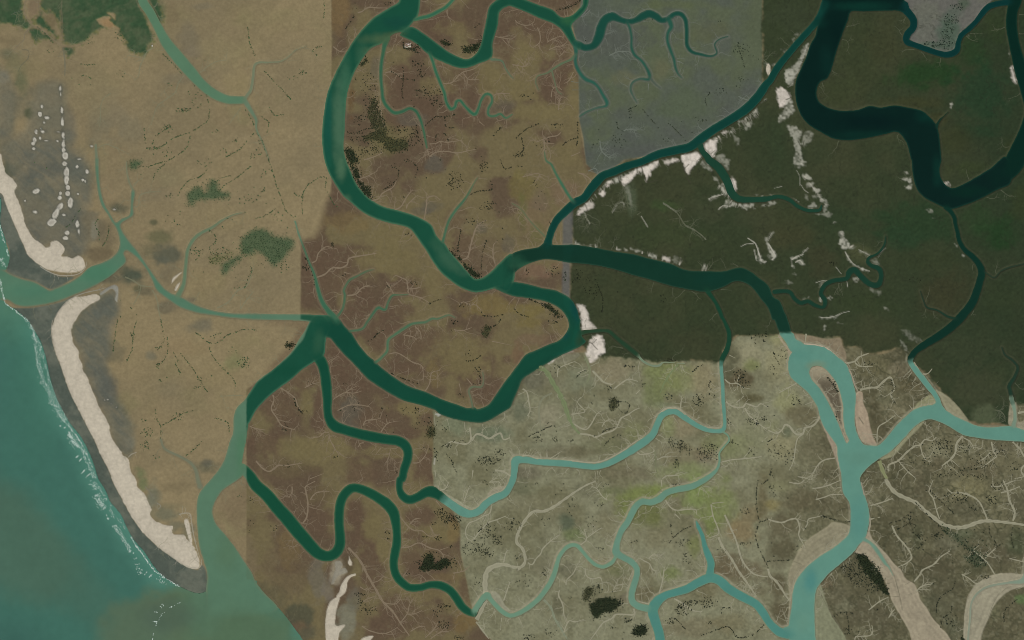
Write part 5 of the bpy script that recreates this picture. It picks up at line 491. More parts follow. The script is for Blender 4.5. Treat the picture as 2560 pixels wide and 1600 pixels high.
# fine relief / vein-like runnels on the salt marsh
def cells(lam, seed, wob):
    r = np.random.default_rng(seed); w, h = int((X1-X0)/lam) + 5, int((Y1-Y0)/lam) + 5
    jx, jy = r.random((h, w)).astype(np.float32), r.random((h, w)).astype(np.float32)
    u = (GX - X0)/lam + 1.5 + warp1*wob; v = (GY - Y0)/lam + 1.5 + mid*wob; iu, iv = u.astype(int), v.astype(int)
    f1 = np.full(u.shape, 9, np.float32); f2 = f1.copy()
    for oy in (-1, 0, 1):
        for ox in (-1, 0, 1):
            a_, b_ = np.clip(iu+ox, 0, w-1), np.clip(iv+oy, 0, h-1)
            e = np.hypot(a_ + jx[b_, a_] - u, b_ + jy[b_, a_] - v); f2 = np.minimum(f2, np.maximum(f1, e)); f1 = np.minimum(f1, e)
    return (f2 - f1) * lam
net = cells(46, 7, .35); net2 = cells(24, 8, .5)
netm = sstep(3.4, .8, net + warp2*1.2) * sstep(-.25, .35, fbm(90, 2, 131)) * mS * eastS
netm = np.maximum(netm, .6*sstep(2.6, .5, net2 + warp2) * sstep(-.1, .4, fbm(70, 2, 137)) * mS * eastS)
vein = 1 - np.abs(fbm(44, 4, 91)) * 2.2; vein2 = 1 - np.abs(fbm(20, 3, 97)) * 2.2
vS = mS * sstep(.86, .97, vein) * (.25 + .75 * eastS) + mS * sstep(.86, .98, vein2) * .45 * eastS
vS = np.maximum(vS*.7, netm)
C = mix(C, lin((66,67,47)), np.clip(vS * .72, 0, 1)); H -= vS * .9
vC = mC * (1-mE) * sstep(.92, .985, vein) * .35; C = mix(C, lin((112,103,78)), vC)
vE = mE * sstep(.93, .99, vein) * .4; C = mix(C, lin((40,44,31)), vE); H -= vE * .8
spk = sstep(.35, .75, grain + mott * .5) * mS * (.2 + .1 * eastS); C = mix(C, lin((136,134,110)), spk * .5)
spd = sstep(.3, .7, -grain + mott * .4) * mS * (.25 + .15 * eastS); C = mix(C, lin((74,75,54)), spd * .6)

LABELS = [None]; rid = np.zeros((NY, NX), np.int32)
def new_id(name, label, kind='structure', group=None):
    LABELS.append((name, label, kind, group)); return len(LABELS) - 1
id_W = new_id('tidal_flat', 'tan tidal flat spreading over the left of the picture')
id_C = new_id('brown_marsh', 'mottled tan and reddish brown marsh between the green rivers')
id_N = new_id('grey_mudflat', 'grey green mudflat at the top centre crossed by dark creeks')
id_E = new_id('mangrove_swamp_ground', 'dark olive mangrove swamp covering the upper right')
id_S = new_id('salt_marsh', 'pale grey salt marsh covering the lower middle')
id_S2 = new_id('silty_marsh', 'brown grey creek laced marsh in the lower right')
id_P = new_id('pale_peninsula', 'pale grey peninsula ringed by dark water near the top right corner')
rid[:] = id_W; rid[mC > .5] = id_C; rid[(mN > .5) | (mNS > .4)] = id_N; rid[mS > .5] = id_S; rid[(mS > .5) & (eastS > .5)] = id_S2; rid[mE > .5] = id_E; rid[mP > .5] = id_P

# forest in the north-west corner
id_F = new_id('mangrove_forest_ground', 'dense green mangrove forest in the top left corner')
fh = np.full((NY, NX), -30, np.float32)
for s_ in FOR_HOLE:
    W, sd = poly_sd(smooth(pts(s_), True)); fh[W.sl] = np.maximum(fh[W.sl], sd)
fm = np.zeros((NY, NX), np.float32)
for s_ in REG_F:
    W, sd = poly_sd(smooth(pts(s_), True)); a = mask(sd + warp2[W.sl]*5 + warp1[W.sl]*5 + grain[W.sl]*2.5 - 2, 7); fm[W.sl] = np.maximum(fm[W.sl], a)
fm *= 1 - mask(fh + warp2 * 2, 2.5)
C = C * (1 - fm[..., None]) + fm[..., None] * two((56,80,53), (76,88,62), sstep(-.5, .6, mid*.6 + mott*.5 + stW*.5)); H += fm * (3 + fbm(6, 2, 101) * 1.0 + mott); rid[fm > .5] = id_F
gm = np.clip(fm * (1 - fm) * 4, 0, 1) * sstep(0, .4, grain); C = mix(C, lin((106,104,64)), gm * .75)

# white salt pans and beaches in the swamp
for s_, st in PANS:
    W, sd = poly_sd(smooth(pts(s_), True)); 
    if sd is None: continue
    g_ = warp2[W.sl]*2.6 + grain[W.sl]*1.8
    if st >= .85: a = mask(sd + g_ + stE[W.sl]*2.2 - 1.4, 4.2) * min(st, 1) * (.8 + .2*sstep(-.5, .2, mott[W.sl] + grain[W.sl]*.4))
    else: a = np.clip(mask(sd + g_*1.2 - 1.3, 3.6) * st * 1.1, 0, 1) * (.35 + .65*sstep(-.6 - .3*st, .55 - .2*st, grain[W.sl]*.7 + mott[W.sl]*.6 + stE[W.sl]*.8))
    mix(C[W.sl], lin((208,198,182) if st >= .85 else (170,168,150)), np.clip(a, 0, 1))
    H[W.sl] = H[W.sl] * (1 - a*.8) + a * .8 * 1.4
    if st >= .5:
        k = new_id('salt_pan', 'bright white salt pan or sand bank in the dark swamp', 'structure', 'white salt pans in the dark swamp')
        q = rid[W.sl]; q[a > .38] = k
for s_, col, lab in BANKS:
    W, sd = poly_sd(smooth(pts(s_), True)); a = mask(sd + warp2[W.sl]*.9, 1.6)
    v = 1 + .06*mott[W.sl] + .05*grain[W.sl] + .055*np.sin(np.clip(sd, 0, 28)*.55 + mid[W.sl]*3) - .10*sstep(6, 22, sd)*sstep(-.2, .5, mid[W.sl])
    mix(C[W.sl], lin((col[0]*.955, col[1]*.965, col[2]*.955)), a); C[W.sl] *= (1 + (v-1)*a)[..., None]
    H[W.sl] = H[W.sl]*(1-a*.7) + a*.7*.8
    q = rid[W.sl]; q[a > .5] = new_id('mud_bank', lab)
# island in the turquoise river
Wi, isd = poly_sd(smooth(pts(ISLAND), True)); id_I = new_id('river_island', 'long narrow brown island dividing the turquoise river')
a = mask(isd, 1.2); mix(C[Wi.sl], lin((152,142,116)), a); a2 = mask(isd - 5 + warp2[Wi.sl]*3, 3); tone = sstep(930, 1000, GY[Wi.sl])
mix(C[Wi.sl], lin((98,90,72)), a2 * sstep(925, 965, GY[Wi.sl])); q = rid[Wi.sl]; q[a > .5] = id_I
# beaches and sand spits
for s_, lab in zip(BEACH, ('dark wet beach on the seaward side of the hooked spit', 'dark wet beach on the seaward side of the long spit')):
    W, sd = poly_sd(smooth(pts(s_), True, 8)); a = mask(sd, 2.5)
    t = sstep(-.4, .5, mid[W.sl] + .5*mott[W.sl])[..., None]
    C[W.sl] = C[W.sl]*(1-a[..., None]) + a[..., None]*(lin((80,88,77))*(1-t) + lin((98,102,88))*t)
    H[W.sl] = H[W.sl]*(1-a) + a*.9; q = rid[W.sl]; q[a > .5] = new_id('beach', lab)
for n_, (s_, lab) in enumerate(SANDS):
    W, sd = poly_sd(smooth(pts(s_), True, 4)); big_ = n_ < 3
    a = mask(sd + warp2[W.sl]*(1.0 if big_ else .6) + (grain[W.sl]*1.5 if n_ == 1 else 0)*sstep(-.2, .4, mott[W.sl]), 1.2)
    rim = np.exp(-((sd - 3)/2.5)**2)
    v = 1 + .03*mid[W.sl] + .02*mott[W.sl] + .02*grain[W.sl] - (.10*rim if n_ in (1,) else .05*rim)
    col = lin((189,179,157)) if n_ not in (4, 8) else lin((142,136,118)) if n_ == 4 else lin((140,138,124))
    mix(C[W.sl], col, a); C[W.sl] *= (1 + (v-1)*a)[..., None]
    H[W.sl] = H[W.sl]*(1-a) + a*(2.6 + .5*mid[W.sl] + .15*grain[W.sl]); q = rid[W.sl]; q[a > .5] = new_id('sand_spit' if n_ < 2 else 'sand_bar', lab)
id_n = 0
for sh, L in PATCH.items():
    for (x, y, rx, ry) in L:
        x, y, rx, ry = int(sh[0])*640 + x*ZF, int(sh[1])*400 + y*ZF, rx*ZF*.86, ry*ZF*.92
        s = win(x-rx*2-8, x+rx*2+8, y-ry*2-8, y+ry*2+8); mr = min(rx, ry)
        tilt = -.35 if sh == '01' and 300 < (x/ZF) < 600 and rx > 5 and ry > 6 else 0
        dx = (GX[s]-x); dy = (GY[s]-y); dx = dx - dy*tilt
        sd = (1 - np.hypot(dx/rx, dy/ry)) * mr + warp2[s]*1.6 + grain[s]*.7
        mix(C[s], lin((70,74,66)), mask(sd + 3, 3)*.4); a = mask(sd, 1.0)
        core = mask(sd - 3.2, 1.2)
        mix(C[s], lin((186,181,164)), a); mix(C[s], lin((158,152,136)), core*.8)
        H[s] += a * 1.2; q = rid[s]; q[a > .5] = new_id('sand_mound', 'small pale sand mound on the dark flat behind the sand spits', 'structure', 'pale sand mounds behind the spits')
# swash ring on the disc of the hooked spit
def stroke(s_, w, col, st=.8, soft=1.0, R=8):
    W, sd = line_sd(smooth(pts(s_)), R, w*ZF)
    if sd is None: return
    mix(C[W.sl], lin(col), mask(sd + warp2[W.sl]*.5, soft)*st)
for s_ in ("01: 490,830 500,790 530,780 570,810 590,850 570,890 520,900 490,880 485,840","01: 500,860 530,830 560,850 540,880"): stroke(s_, 6, (168,158,142), .5)
for s_, w_ in (("21: 1590,0 1630,100 1660,180 1690,220",11),("21: 1620,90 1670,40",9),("21: 1480,60 1540,25 1590,-10",10),("21: 1225,70 1250,150 1280,210 1370,190",12),("21: 1180,78 1182,115",10),("21: 1005,150 1015,200 1030,240",14),("21: 935,185 960,210",10),("21: 830,310 890,240",9),("21: 690,420 712,480 700,540 730,600",10),("21: 1390,0 1388,45",9),("20: 1780,1500 1800,1470",10),("22: 730,210 755,220 800,185",8),("22: 755,220 780,250 805,275",8),("21: 1870,380 1940,345 2030,335",8),("21: 2070,395 2065,420 1990,445 1960,470",8),("21: 2140,405 2140,445 2200,475",9),("21: 2220,500 2290,450 2380,400",8),("20: 2160,1150 2250,1140 2330,1080",10),("20: 2240,1140 2260,1190",8),("30: 330,470 370,450",7),("30: 170,940 215,920 190,880",8),("30: 340,1330 320,1390 280,1330",8),("21: 1690,100 1720,60",7),("21: 2300,800 2350,900",6),("33: 930,570 1010,640 1080,720 1140,800 1190,900 1220,1000 1250,1130 1270,1230",7),("33: 230,760 320,800",5),("33: 1040,840 1100,820",5),("33: 1290,990 1370,950",5),("33: 1320,1090 1400,1060",5),("33: 1110,980 1170,970",5),("33: 1140,1105 1240,1100",5),("33: 490,1050 560,1200 650,1340 700,1420",6),("33: 2290,1000 2180,1080 2120,1190 2080,1320 2030,1430",6),("32: 860,920 900,980",10)): stroke(s_, w_, (62,62,46) if s_[0] != '3' or s_[:2] == '30' else (104,100,80), .8)
for s_, w_, t_ in (("21: 980,430 1000,410 1050,400 1060,440",6,.6),("21: 945,500 990,430",6,.5),("21: 1220,530 1250,580 1280,630",8,.6),("21: 1430,410 1480,440 1550,490",10,.5),("21: 1860,370 1900,350 1990,325",7,.7),("21: 1950,470 1990,435 2060,440",8,.7),("21: 2160,820 2210,795 2280,790",6,.6),("21: 2230,740 2260,760 2300,790 2330,870 2360,960 2400,960",9,.8),("21: 2290,860 2310,950",6,.7),("31: 0,760 40,690",6,.6),("31: 10,800 50,870 70,910 40,940",10,.8),("31: 230,940 270,915 330,890",8,.8),("31: 330,880 380,830",6,.6),("31: 260,965 300,945 330,985",8,.7),("31: 730,870 770,940 830,1000 900,1030 960,1050",8,.6),("31: 860,850 920,880 960,900",8,.5),("31: 640,1010 690,1075",6,.5),("31: 745,1150 752,1195",7,.7),("31: 500,1490 560,1490 640,1475 700,1445 770,1430",7,.6),("31: 450,1160 520,1140 590,1150",6,.6),("21: 680,480 700,540 735,600",8,.6),("31: 310,230 340,280 380,310",6,.5),("31: 60,265 130,250",6,.5),("21: 1640,620 1720,660 1790,710 1830,750",6,.35),("31: 270,100 300,160 300,240",6,.35),("31: 220,930 225,1010",5,.5),("31: 1040,920 1070,870 1110,830",6,.4)): stroke(s_, w_, (186,182,164), t_, .9)
def teeth(s_, n, lmin, lmax, ang, st):                            # feathered white spurs running inland from a bank
    P = smooth(pts(s_), False, 2)[:, :2]
    for _ in range(n):
        p = P[rng.integers(0, len(P))]; a_ = ang + rng.normal(0, .22); L_ = rng.uniform(lmin, lmax)
        Q = np.array([[p[0] + t*L_*math.cos(a_) + rng.normal(0, .3), p[1] - t*L_*math.sin(a_)] for t in (0, .4, .75, 1)])
        W, sd = line_sd(np.column_stack([Q, np.array((2.6, 2.0, 1.2, .5))*rng.uniform(.6, 1.2)]), 5)
        if sd is not None: mix(C[W.sl], lin((188,182,164)), mask(sd, 1.1)*st*rng.uniform(.4, 1))
teeth("21: 600,790 790,824", 14, 3, 9, 1.6, .3); teeth("21: 990,848 1230,880", 16, 3, 9, 1.5, .3); teeth("21: 1290,905 1360,935", 10, 4, 12, 1.4, .3); teeth("21: 1420,950 1580,990", 20, 5, 20, 1.1, .25); teeth("21: 1800,1045 1830,1045", 6, 6, 22, 1.5, .35)
teeth("21: 690,430 850,260 1000,160 1180,90 1400,20", 60, 6, 20, -1.15, .35); teeth("20: 1900,1310 2060,1230 2300,1040", 40, 6, 20, -1.1, .4); teeth("21: 1960,240 2040,330 2110,410 2290,420", 36, 4, 13, -2.0, .5); teeth("31: 330,140 450,300 540,420", 30, 4, 12, -.4, .35); teeth("30: 380,420 300,640 230,800", 30, 5, 14, 3.6, .35); teeth("31: 690,700 780,820", 20, 4, 10, .4, .3)
for s_ in ("12: 1700,890 1740,895 1720,905",): stroke(s_, 16, (170,170,156), .8)
stroke("12: 1690,1310 1685,1360", 14, (170,166,150), .7)
for s_, w_, c_, t_ in (("22: 0,790 40,700 80,640 110,540",30,(82,78,58),.6),("12: 2240,940 2340,900 2419,850",26,(80,78,58),.5)): stroke(s_, w_, c_, t_, 4)

for s_, tint, lab in GROVES:
    W, sd = poly_sd(smooth(pts(s_), True)); sf = {0: 1.8, 1: 3.5, 2: 9, 3: 10, 4: 8}[tint]
    mix(C[W.sl], lin({0: (38,46,27), 1: (60,62,38), 2: (72,90,62), 3: (98,100,66), 4: (62,72,52)}[tint]), mask(sd + warp2[W.sl]*3 + warp1[W.sl]*(3 if tint > 1 else 1) + grain[W.sl]*2, sf)*{0: .92, 1: .75, 2: .9, 3: .6, 4: .6}[tint])

# ------------------------------------------------------------------ water: signed distance, owner and colour
wsd = np.full((NY, NX), -30, np.float32); wid = np.zeros((NY, NX), np.int32); wacc = np.zeros((NY, NX, 3), np.float32); wwt = np.zeros((NY, NX), np.float32)
WL = [None]
WSEA = (74,114,88)
def lab_w(l): return 1.0 if l.startswith('broad river trunk') else 0.0
def add_water(W, sd, name, label, col, shoal, sw, fl, soft_edge=True):
    WL.append((name, label)); k = len(WL) - 1
    s = W.sl; sd = sd + warp2[s] * .45
    t = sstep(-.5, sw * 1.6, sd)[..., None]
    c = lin(shoal) * (1 - t) + lin(col) * t
    if 'w' in fl: 
        m_ = np.maximum(mW[s], sstep(1195, 1215, GY[s])*(lab_w(label)))[..., None]; c = c * (1 - m_) + m_ * (lin((102,118,92)) * (1 - t) + lin((87,118,93)) * t)
    if 's' in fl:
        m_ = (mS[s] * (1 - mE[s]))[..., None]; c = c * (1 - m_) + m_ * (lin((112,144,120)) * (1 - t) + lin(TQ) * t)
    w = np.clip(sd + 3.5, 0, None) ** 2
    wacc[s] += c * w[..., None]; wwt[s] += w
    up = sd > wsd[s]; q = wsd[s]; q[up] = sd[up]; p = wid[s]; p[up & (sd > -30)] = k
for kind, s_, col, shoal, sw, fl, lab in RIVERS:
    if kind == 'poly': W, sd = poly_sd(smooth(pts(s_), True, 5))
    else:
        P_ = smooth(pts(s_), False, 4)
        if P_[:, 2].max() < 46*ZF: P_[:, 2] *= .86
        W, sd = line_sd(P_)
    if sd is None: continue
    if lab.startswith('wide turquoise river splitting'):
        ii = np.full((NY, NX), -30, np.float32); ii[Wi.sl] = isd; sd = np.minimum(sd, -ii[W.sl])
    nar = kind == 'line' and max(p[2] for p in pts(s_)) < 62*ZF
    add_water(W, sd, 'creek' if nar else 'river', lab, col, shoal, sw, fl)
# the sea
W, sd = poly_sd(smooth(pts(SEA), True, 8), 60)
ssd = np.full((NY, NX), -60, np.float32); ssd[W.sl] = sd
c = np.empty((NY, NX, 3), np.float32); c[:] = lin((64,105,90))
t = sstep(0, 58, ssd + warp1*8)[..., None]; c = c * t + (1-t) * lin((78,124,106))
def wblob(x, y, rx, ry, col, st, sharp_=.5, rot=0):
    global c
    ca, sa = math.cos(rot), math.sin(rot); dx, dy = GX-x, GY-y
    q = np.hypot((dx*ca+dy*sa)/rx, (-dx*sa+dy*ca)/ry) + warp1*.10 + big*.18
    a = (sstep(1+sharp_, 1-sharp_, q) * st)[..., None]; c = c*(1-a) + a*lin(col)
wblob(0, 1330, 210, 115, (80,102,82), .6, .35, .75)
wblob(150, 1420, 60, 210, (72,100,82), .5, .5, -.75)
wblob(20, 1640, 90, 80, (56,90,80), .6, .8)
wblob(470, 1640, 240, 165, (90,106,80), 1.0, .16, -.15)
wblob(330, 1590, 90, 80, (84,104,82), .8, .3)
wblob(600, 1530, 150, 130, (80,107,80), .7, .5)
wblob(560, 1400, 60, 170, (84,112,88), .9, .5, .35)
wblob(420, 1540, 60, 40, (78,94,78), .6, .6)
wblob(100, 850, 60, 220, (68,114,94), .5, .7)
wblob(20, 700, 60, 120, (78,116,92), .8, .6)
W2 = type('w', (), {})(); W2.sl = (slice(0, NY), slice(0, NX))
WL.append(('sea', 'teal sea with brown silt plumes along the left edge')); ks = len(WL) - 1
w = np.clip(ssd + 3.5, 0, None) ** 1.6 * .6; wacc += c * w[..., None]; wwt += w
up = ssd > wsd; wsd[up] = ssd[up]; wid[up & (ssd > -30)] = ks
WC = wacc / np.maximum(wwt, 1e-6)[..., None]
# shoals and deep pools inside the rivers: sheet x y rx ry colour strength
for sh, x, y, rx, ry, col, st in (('10',1180,370,170,45,(72,98,68),.8),('10',1330,210,130,60,(22,66,58),.5),('10',790,1150,60,350,(74,110,84),.85),('10',850,800,50,220,(60,104,78),.7),('10',1000,540,50,110,(58,100,74),.6),('10',1120,480,80,40,(74,100,70),.6),('11',800,50,45,130,(76,110,82),.8),('11',1700,780,60,60,(50,92,68),.5),('11',1760,880,60,70,(58,98,74),.55),('11',1830,960,70,60,(64,102,78),.55),('11',1900,1020,70,45,(64,100,76),.5),('11',1970,1070,70,35,(60,96,74),.45),('10',680,1150,35,300,(24,78,66),.5),('10',1330,320,80,25,(70,90,60),.6),('10',1410,280,50,30,(50,96,70),.6),('11',850,370,40,40,(74,108,80),.6),('12',600,190,45,80,(50,92,68),.6),('12',570,260,35,60,(46,88,64),.4),('21',150,1000,120,30,(56,100,72),.6),('21',40,960,70,60,(44,92,68),.5),('20',530,190,60,50,(50,98,62),.7),('30',880,60,250,40,(12,56,44),.7),('30',480,200,60,50,(10,52,42),.6),('30',560,600,60,150,(10,46,38),.6),('30',1500,1100,90,60,(8,50,40),.7),('31',1600,100,40,120,(10,50,40),.7),('30',900,1280,300,40,(10,48,38),.6),('31',1900,300,200,50,(6,44,32),.6),('30',1000,1150,300,60,(3,26,24),.6),('30',650,300,60,150,(3,28,24),.5),('21',1900,1120,150,60,(14,56,44),.5),('32',300,330,110,60,(84,140,124),.5),('32',460,430,80,40,(120,140,112),.7),('32',880,1300,150,80,(96,140,120),.5),('33',400,950,60,90,(70,132,124),.7),('33',850,400,80,200,(82,140,128),.5),('33',330,1350,80,100,(104,148,126),.5),('23',1360,1200,60,60,(86,140,120),.5),('22',500,150,40,40,(14,66,64),.5),('22',640,200,40,60,(40,66,44),.8),('21',600,1400,40,120,(12,64,62),.6),('01',300,1240,200,60,(72,116,92),.5),('01',900,1060,200,80,(70,118,90),.6),('03',2150,700,120,150,(84,110,82),.6),('02',2280,1250,50,200,(76,116,84),.6),('12',300,480,150,60,(18,72,52),.5),('12',1600,760,200,40,(16,72,52),.5),('21',560,860,120,40,(16,54,42),.4)):
    x, y, rx, ry = int(sh[0])*640 + x*ZF, int(sh[1])*400 + y*ZF, rx*ZF, ry*ZF
    s = win(x-rx*2.1, x+rx*2.1, y-ry*2.1, y+ry*2.1)
    q = np.hypot((GX[s]-x)/rx, (GY[s]-y)/ry) + warp1[s]*.3 + warp2[s]*.12
    mix(WC[s], lin(col), sstep(1.75, .15, q)*st)
WC *= (1 + .04*mid + .035*mott)[..., None]
eb = (mS * (1 - mE))[..., None]; wb = np.clip(mW + (ssd > -2), 0, 1)[..., None]
WC *= (np.array((.98,.95,.92)) * (1-eb) + eb*np.array((.95,.90,.885))) * (1-wb) + wb*np.array((1.0,1.03,1.02))

# pale rim along the river banks, brown fringe inside the western flat
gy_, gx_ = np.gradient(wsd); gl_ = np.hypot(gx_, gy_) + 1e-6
north = sstep(-.5, .6, (gy_*.8 + gx_*.35)/gl_)                   # pale mud rim kept to sun-facing shores: sunlit bank tone painted in
rim = np.exp(-((wsd + 2.6)/1.7)**2) * (ssd < -6); rimS_lit = np.exp(-((wsd + 3.2)/2.4)**2) * north
C = mix(C, lin((126,116,92)), rim * .38 * RM['C']); C = mix(C, lin((142,138,114)), rimS_lit * .75 * RM['S']); C = mix(C, lin((104,108,98)), rim * .5 * RM['N']); C = mix(C, lin((112,108,84)), rim * .4 * mW); C = mix(C, lin((66,68,50)), rim * .5 * RM['E'])
br = sstep(-24, -6, wsd + warp1*6) * mW * sstep(640, 700, GX) * sstep(780, 830, GY) * (ssd < -20); C = mix(C, lin((98,82,62)), br * .6)
C *= np.clip(1 + .055*mott + .035*grain + .03*mid, .7, 1.3)[..., None]

# cut the beds
bank = np.where(mS > .5, sstep(1.6, -1.5, wsd), sstep(2.4, -2.2, wsd)); sea_b = sstep(7, -9, ssd)
Hn = -2.6 + (np.maximum(H, .45) + 2.6) * bank
H = np.where(ssd > -12, np.minimum(Hn * (wid != ks) + (wid == ks) * 9, -2.6 + (np.maximum(H, .45) + 2.6) * sea_b), Hn).astype(np.float32)

# narrow creeks are carved too
CP = []
for q in CREEKS:
    P = smooth(pts(q[0]), False, 4.0)
    q = (q[0], q[1]*.95, *q[2:])
    if len(P) < 2: continue
    n = len(P); nx_ = np.interp(P[:,0], gx, np.arange(NX)); 
    ww = np.full(n, q[1]*ZF) * (1 + .18*np.sin(np.arange(n)*1.3 + len(CP))); ww *= np.minimum(1, .45 + .55*np.arange(n)[::-1]/max(1, n*.35))
    W, sd = line_sd(np.column_stack([P, ww]), 6)
    if sd is None: continue
    CP.append((P, ww, q, [])); H[W.sl] -= mask(sd, 2.0) * .5 * (wsd[W.sl] < -1)
def branch(p, ang, L, w):
    out = [p]; n = max(3, int(L/3))
    for _ in range(n): ang += rng.normal(0, .28); out.append(out[-1] + 3.0*np.array((math.cos(ang), math.sin(ang))))
    return np.array(out), w*np.linspace(1, .35, n+1)
for P, ww, q, br_ in CP:
    if q[1] > 30 or region_at(*P[len(P)//2]) not in 'CSNW': continue
    for _ in range(int(len(P)/3.2)):
        i = rng.integers(1, max(2, len(P)-1)); t = P[min(i+1, len(P)-1)] - P[i-1]; a0 = math.atan2(t[1], t[0]) + rng.choice((-1, 1))*rng.uniform(.6, 1.3)
        bp, bw = branch(P[i], a0, rng.uniform(7, 24), min(2.0, ww[i]*.6))
        br_.append((bp, bw))
        if rng.random() < .4: k = len(bp)//2; br_.append(branch(bp[k], a0 + rng.choice((-1, 1))*rng.uniform(.5, 1), rng.uniform(5, 12), bw[k]*.8))
def sampleH(x, y):
    u = np.clip((np.asarray(x) - X0)/ST, 0, NX-1.001); v = np.clip((np.asarray(y) - Y0)/ST, 0, NY-1.001)
    i, j = u.astype(int), v.astype(int); fu, fv = u-i, v-j
    return (H[j,i]*(1-fu) + H[j,i+1]*fu)*(1-fv) + (H[j+1,i]*(1-fu) + H[j+1,i+1]*fu)*fv
def sample(A, x, y):
    u = np.clip(np.round((np.asarray(x) - X0)/ST).astype(int), 0, NX-1); v = np.clip(np.round((np.asarray(y) - Y0)/ST).astype(int), 0, NY-1)
    return A[v, u]

# ------------------------------------------------------------------ build the land sheets and the water sheets from the survey grid
PX, PY = to_w(GX, GY); idx = np.arange(NY*NX, dtype=np.int64).reshape(NY, NX)
quads = np.stack([idx[:-1,:-1], idx[1:,:-1], idx[1:,1:], idx[:-1,1:]], -1).reshape(-1, 4)
Hf = H.ravel(); Vx, Vy = PX.ravel(), PY.ravel(); Cf = C.reshape(-1, 3)
deep = (wsd > 3.2).ravel(); keep = ~(deep[quads].all(1))
fr = rid.ravel()[quads[:, 0]]
def sub(name, faces, Z, CC, mat, sm):
    u, inv = np.unique(faces, return_inverse=True)
    V = np.column_stack([Vx[u], Vy[u], Z[u] if Z is not None else np.zeros(len(u))])
    return mesh_obj(name, V, inv.reshape(faces.shape), CC[u], mat, sm)
order = np.argsort(fr[keep], kind='stable'); fk = quads[keep][order]; rk = fr[keep][order]
b = np.searchsorted(rk, np.arange(len(LABELS) + 1))
for k in range(1, len(LABELS)):
    F = fk[b[k]:b[k+1]]
    if len(F) < 2: continue
    name, lab, kind, grp = LABELS[k]
    props(sub(name, F, Hf, Cf, M_LAND, True), lab, kind, None, grp)
WF = WC.reshape(-1, 3); wet = (wsd > -3.0).ravel(); kw = wet[quads].any(1); fw = wid.ravel()[quads[:, 0]]
fw = np.where(fw == 0, wid.ravel()[quads[:, 2]], fw); kw &= fw > 0
order = np.argsort(fw[kw], kind='stable'); fk = quads[kw][order]; rk = fw[kw][order]
b = np.searchsorted(rk, np.arange(len(WL) + 1))
for k in range(1, len(WL)):
    F = fk[b[k]:b[k+1]]
    if len(F) < 2: continue
    props(sub(WL[k][0], F, None, WF, M_WATER, True), WL[k][1], 'structure')
# beyond the survey: land and sea go on to the horizon
def ring(name, pred, lab, CCC, Z, mat):
    V, F, CC = [], [], []
    loop = [(0, i) for i in range(0, NX-1, 6)] + [(j, NX-1) for j in range(0, NY-1, 6)] + [(NY-1, i) for i in range(NX-1, 0, -6)] + [(j, 0) for j in range(NY-1, 0, -6)]
    fac = (.998, 1.05, 1.2, 2.2, 12.0)
    for q, (j, i) in enumerate(loop):
        for f in fac:
            V.append((PX[j, i]*f, PY[j, i]*f, Z)); 
            g_ = {.998: 0, 1.05: .75}.get(f, 1)
            CC.append(CCC[j, i]*(1-g_) + g_*pred[1])
    n = len(loop); nf = len(fac)
    for q in range(n):
        if not pred[0](loop[q]): continue
        a, b_ = q*nf, ((q+1) % n)*nf
        for r in range(nf-1): F.append((a+r, a+r+1, b_+r+1, b_+r))
    return props(mesh_obj(name, np.array(V), np.array(F), np.array(CC), mat, True), lab, 'structure')
is_sea = lambda ji: wid[ji] == ks
ring('outer_land', (lambda q: not is_sea(q), lin((104,98,76))), 'marshland running on beyond the frame', np.where((wsd > 0)[..., None], WC, C), 0.6, M_LAND)
ring('outer_sea', (is_sea, lin((60,104,86))), 'open sea running on beyond the frame', WC, 0.0, M_WATER)

g_ = 60000.0
props(mesh_obj('seabed', np.array([(-g_,-g_,-3.4),(g_,-g_,-3.4),(g_,g_,-3.4),(-g_,g_,-3.4)]), np.array([(0,1,2,3)]), np.tile(lin((70,92,74)), (4, 1)), M_MUD), 'muddy sea and river bed under the water', 'structure')

# ------------------------------------------------------------------ narrow creeks: beds laid as ribbons in their cuts
MUDC = {'W': (120,120,92), 'C': (128,113,90), 'N': (106,112,99), 'E': (90,93,70), 'S': (152,148,122), 'P': (122,126,108)}
RNAME = {'W': 'tan tidal flat', 'C': 'brown central marsh', 'N': 'grey mudflat', 'E': 'dark swamp', 'S': 'pale southern marsh', 'P': 'pale peninsula'}
def ribbon(P, ww, col, reg, seed, strength):
    d = np.gradient(P, axis=0); d /= np.maximum(np.hypot(d[:,0], d[:,1]), 1e-6)[:, None]; nr = np.column_stack([-d[:,1], d[:,0]])
    jit = 1 + .25*np.sin(np.arange(len(P))*2.1 + seed); rows, cols = [], []
    for o_, cf in ((-.62, .72), (-.42, 1.08), (0, .93), (.42, 1.04), (.62, .78)):
        xy = P + nr * (ww*o_)[:, None]
        z = np.maximum(sampleH(xy[:,0], xy[:,1]), sampleH(P[:,0], P[:,1]) - .2) + .42 - .12*(abs(o_) > .5) - .1*(strength < 1)
        x, y = to_w(xy[:,0], xy[:,1]); rows.append(np.column_stack([x, y, z]))
        base = sample(C, xy[:,0], xy[:,1]); k_ = (.35 if abs(o_) > .5 else (.85 if reg != 'W' else .6))*strength
        cols.append((base*(1-k_) + k_*np.outer((.94 + .06*jit), col*cf))*(.85 if abs(o_) > .5 and reg == 'S' else 1))  # outer strips darkened on the southern marsh: shadow line painted beside the creek
    F = [(5*i+j, 5*i+j+1, 5*i+j+6, 5*i+j+5) for i in range(len(P)-1) for j in range(4)]
    return np.stack(rows, 1).reshape(-1, 3), np.stack(cols, 1).reshape(-1, 3), np.array(F)
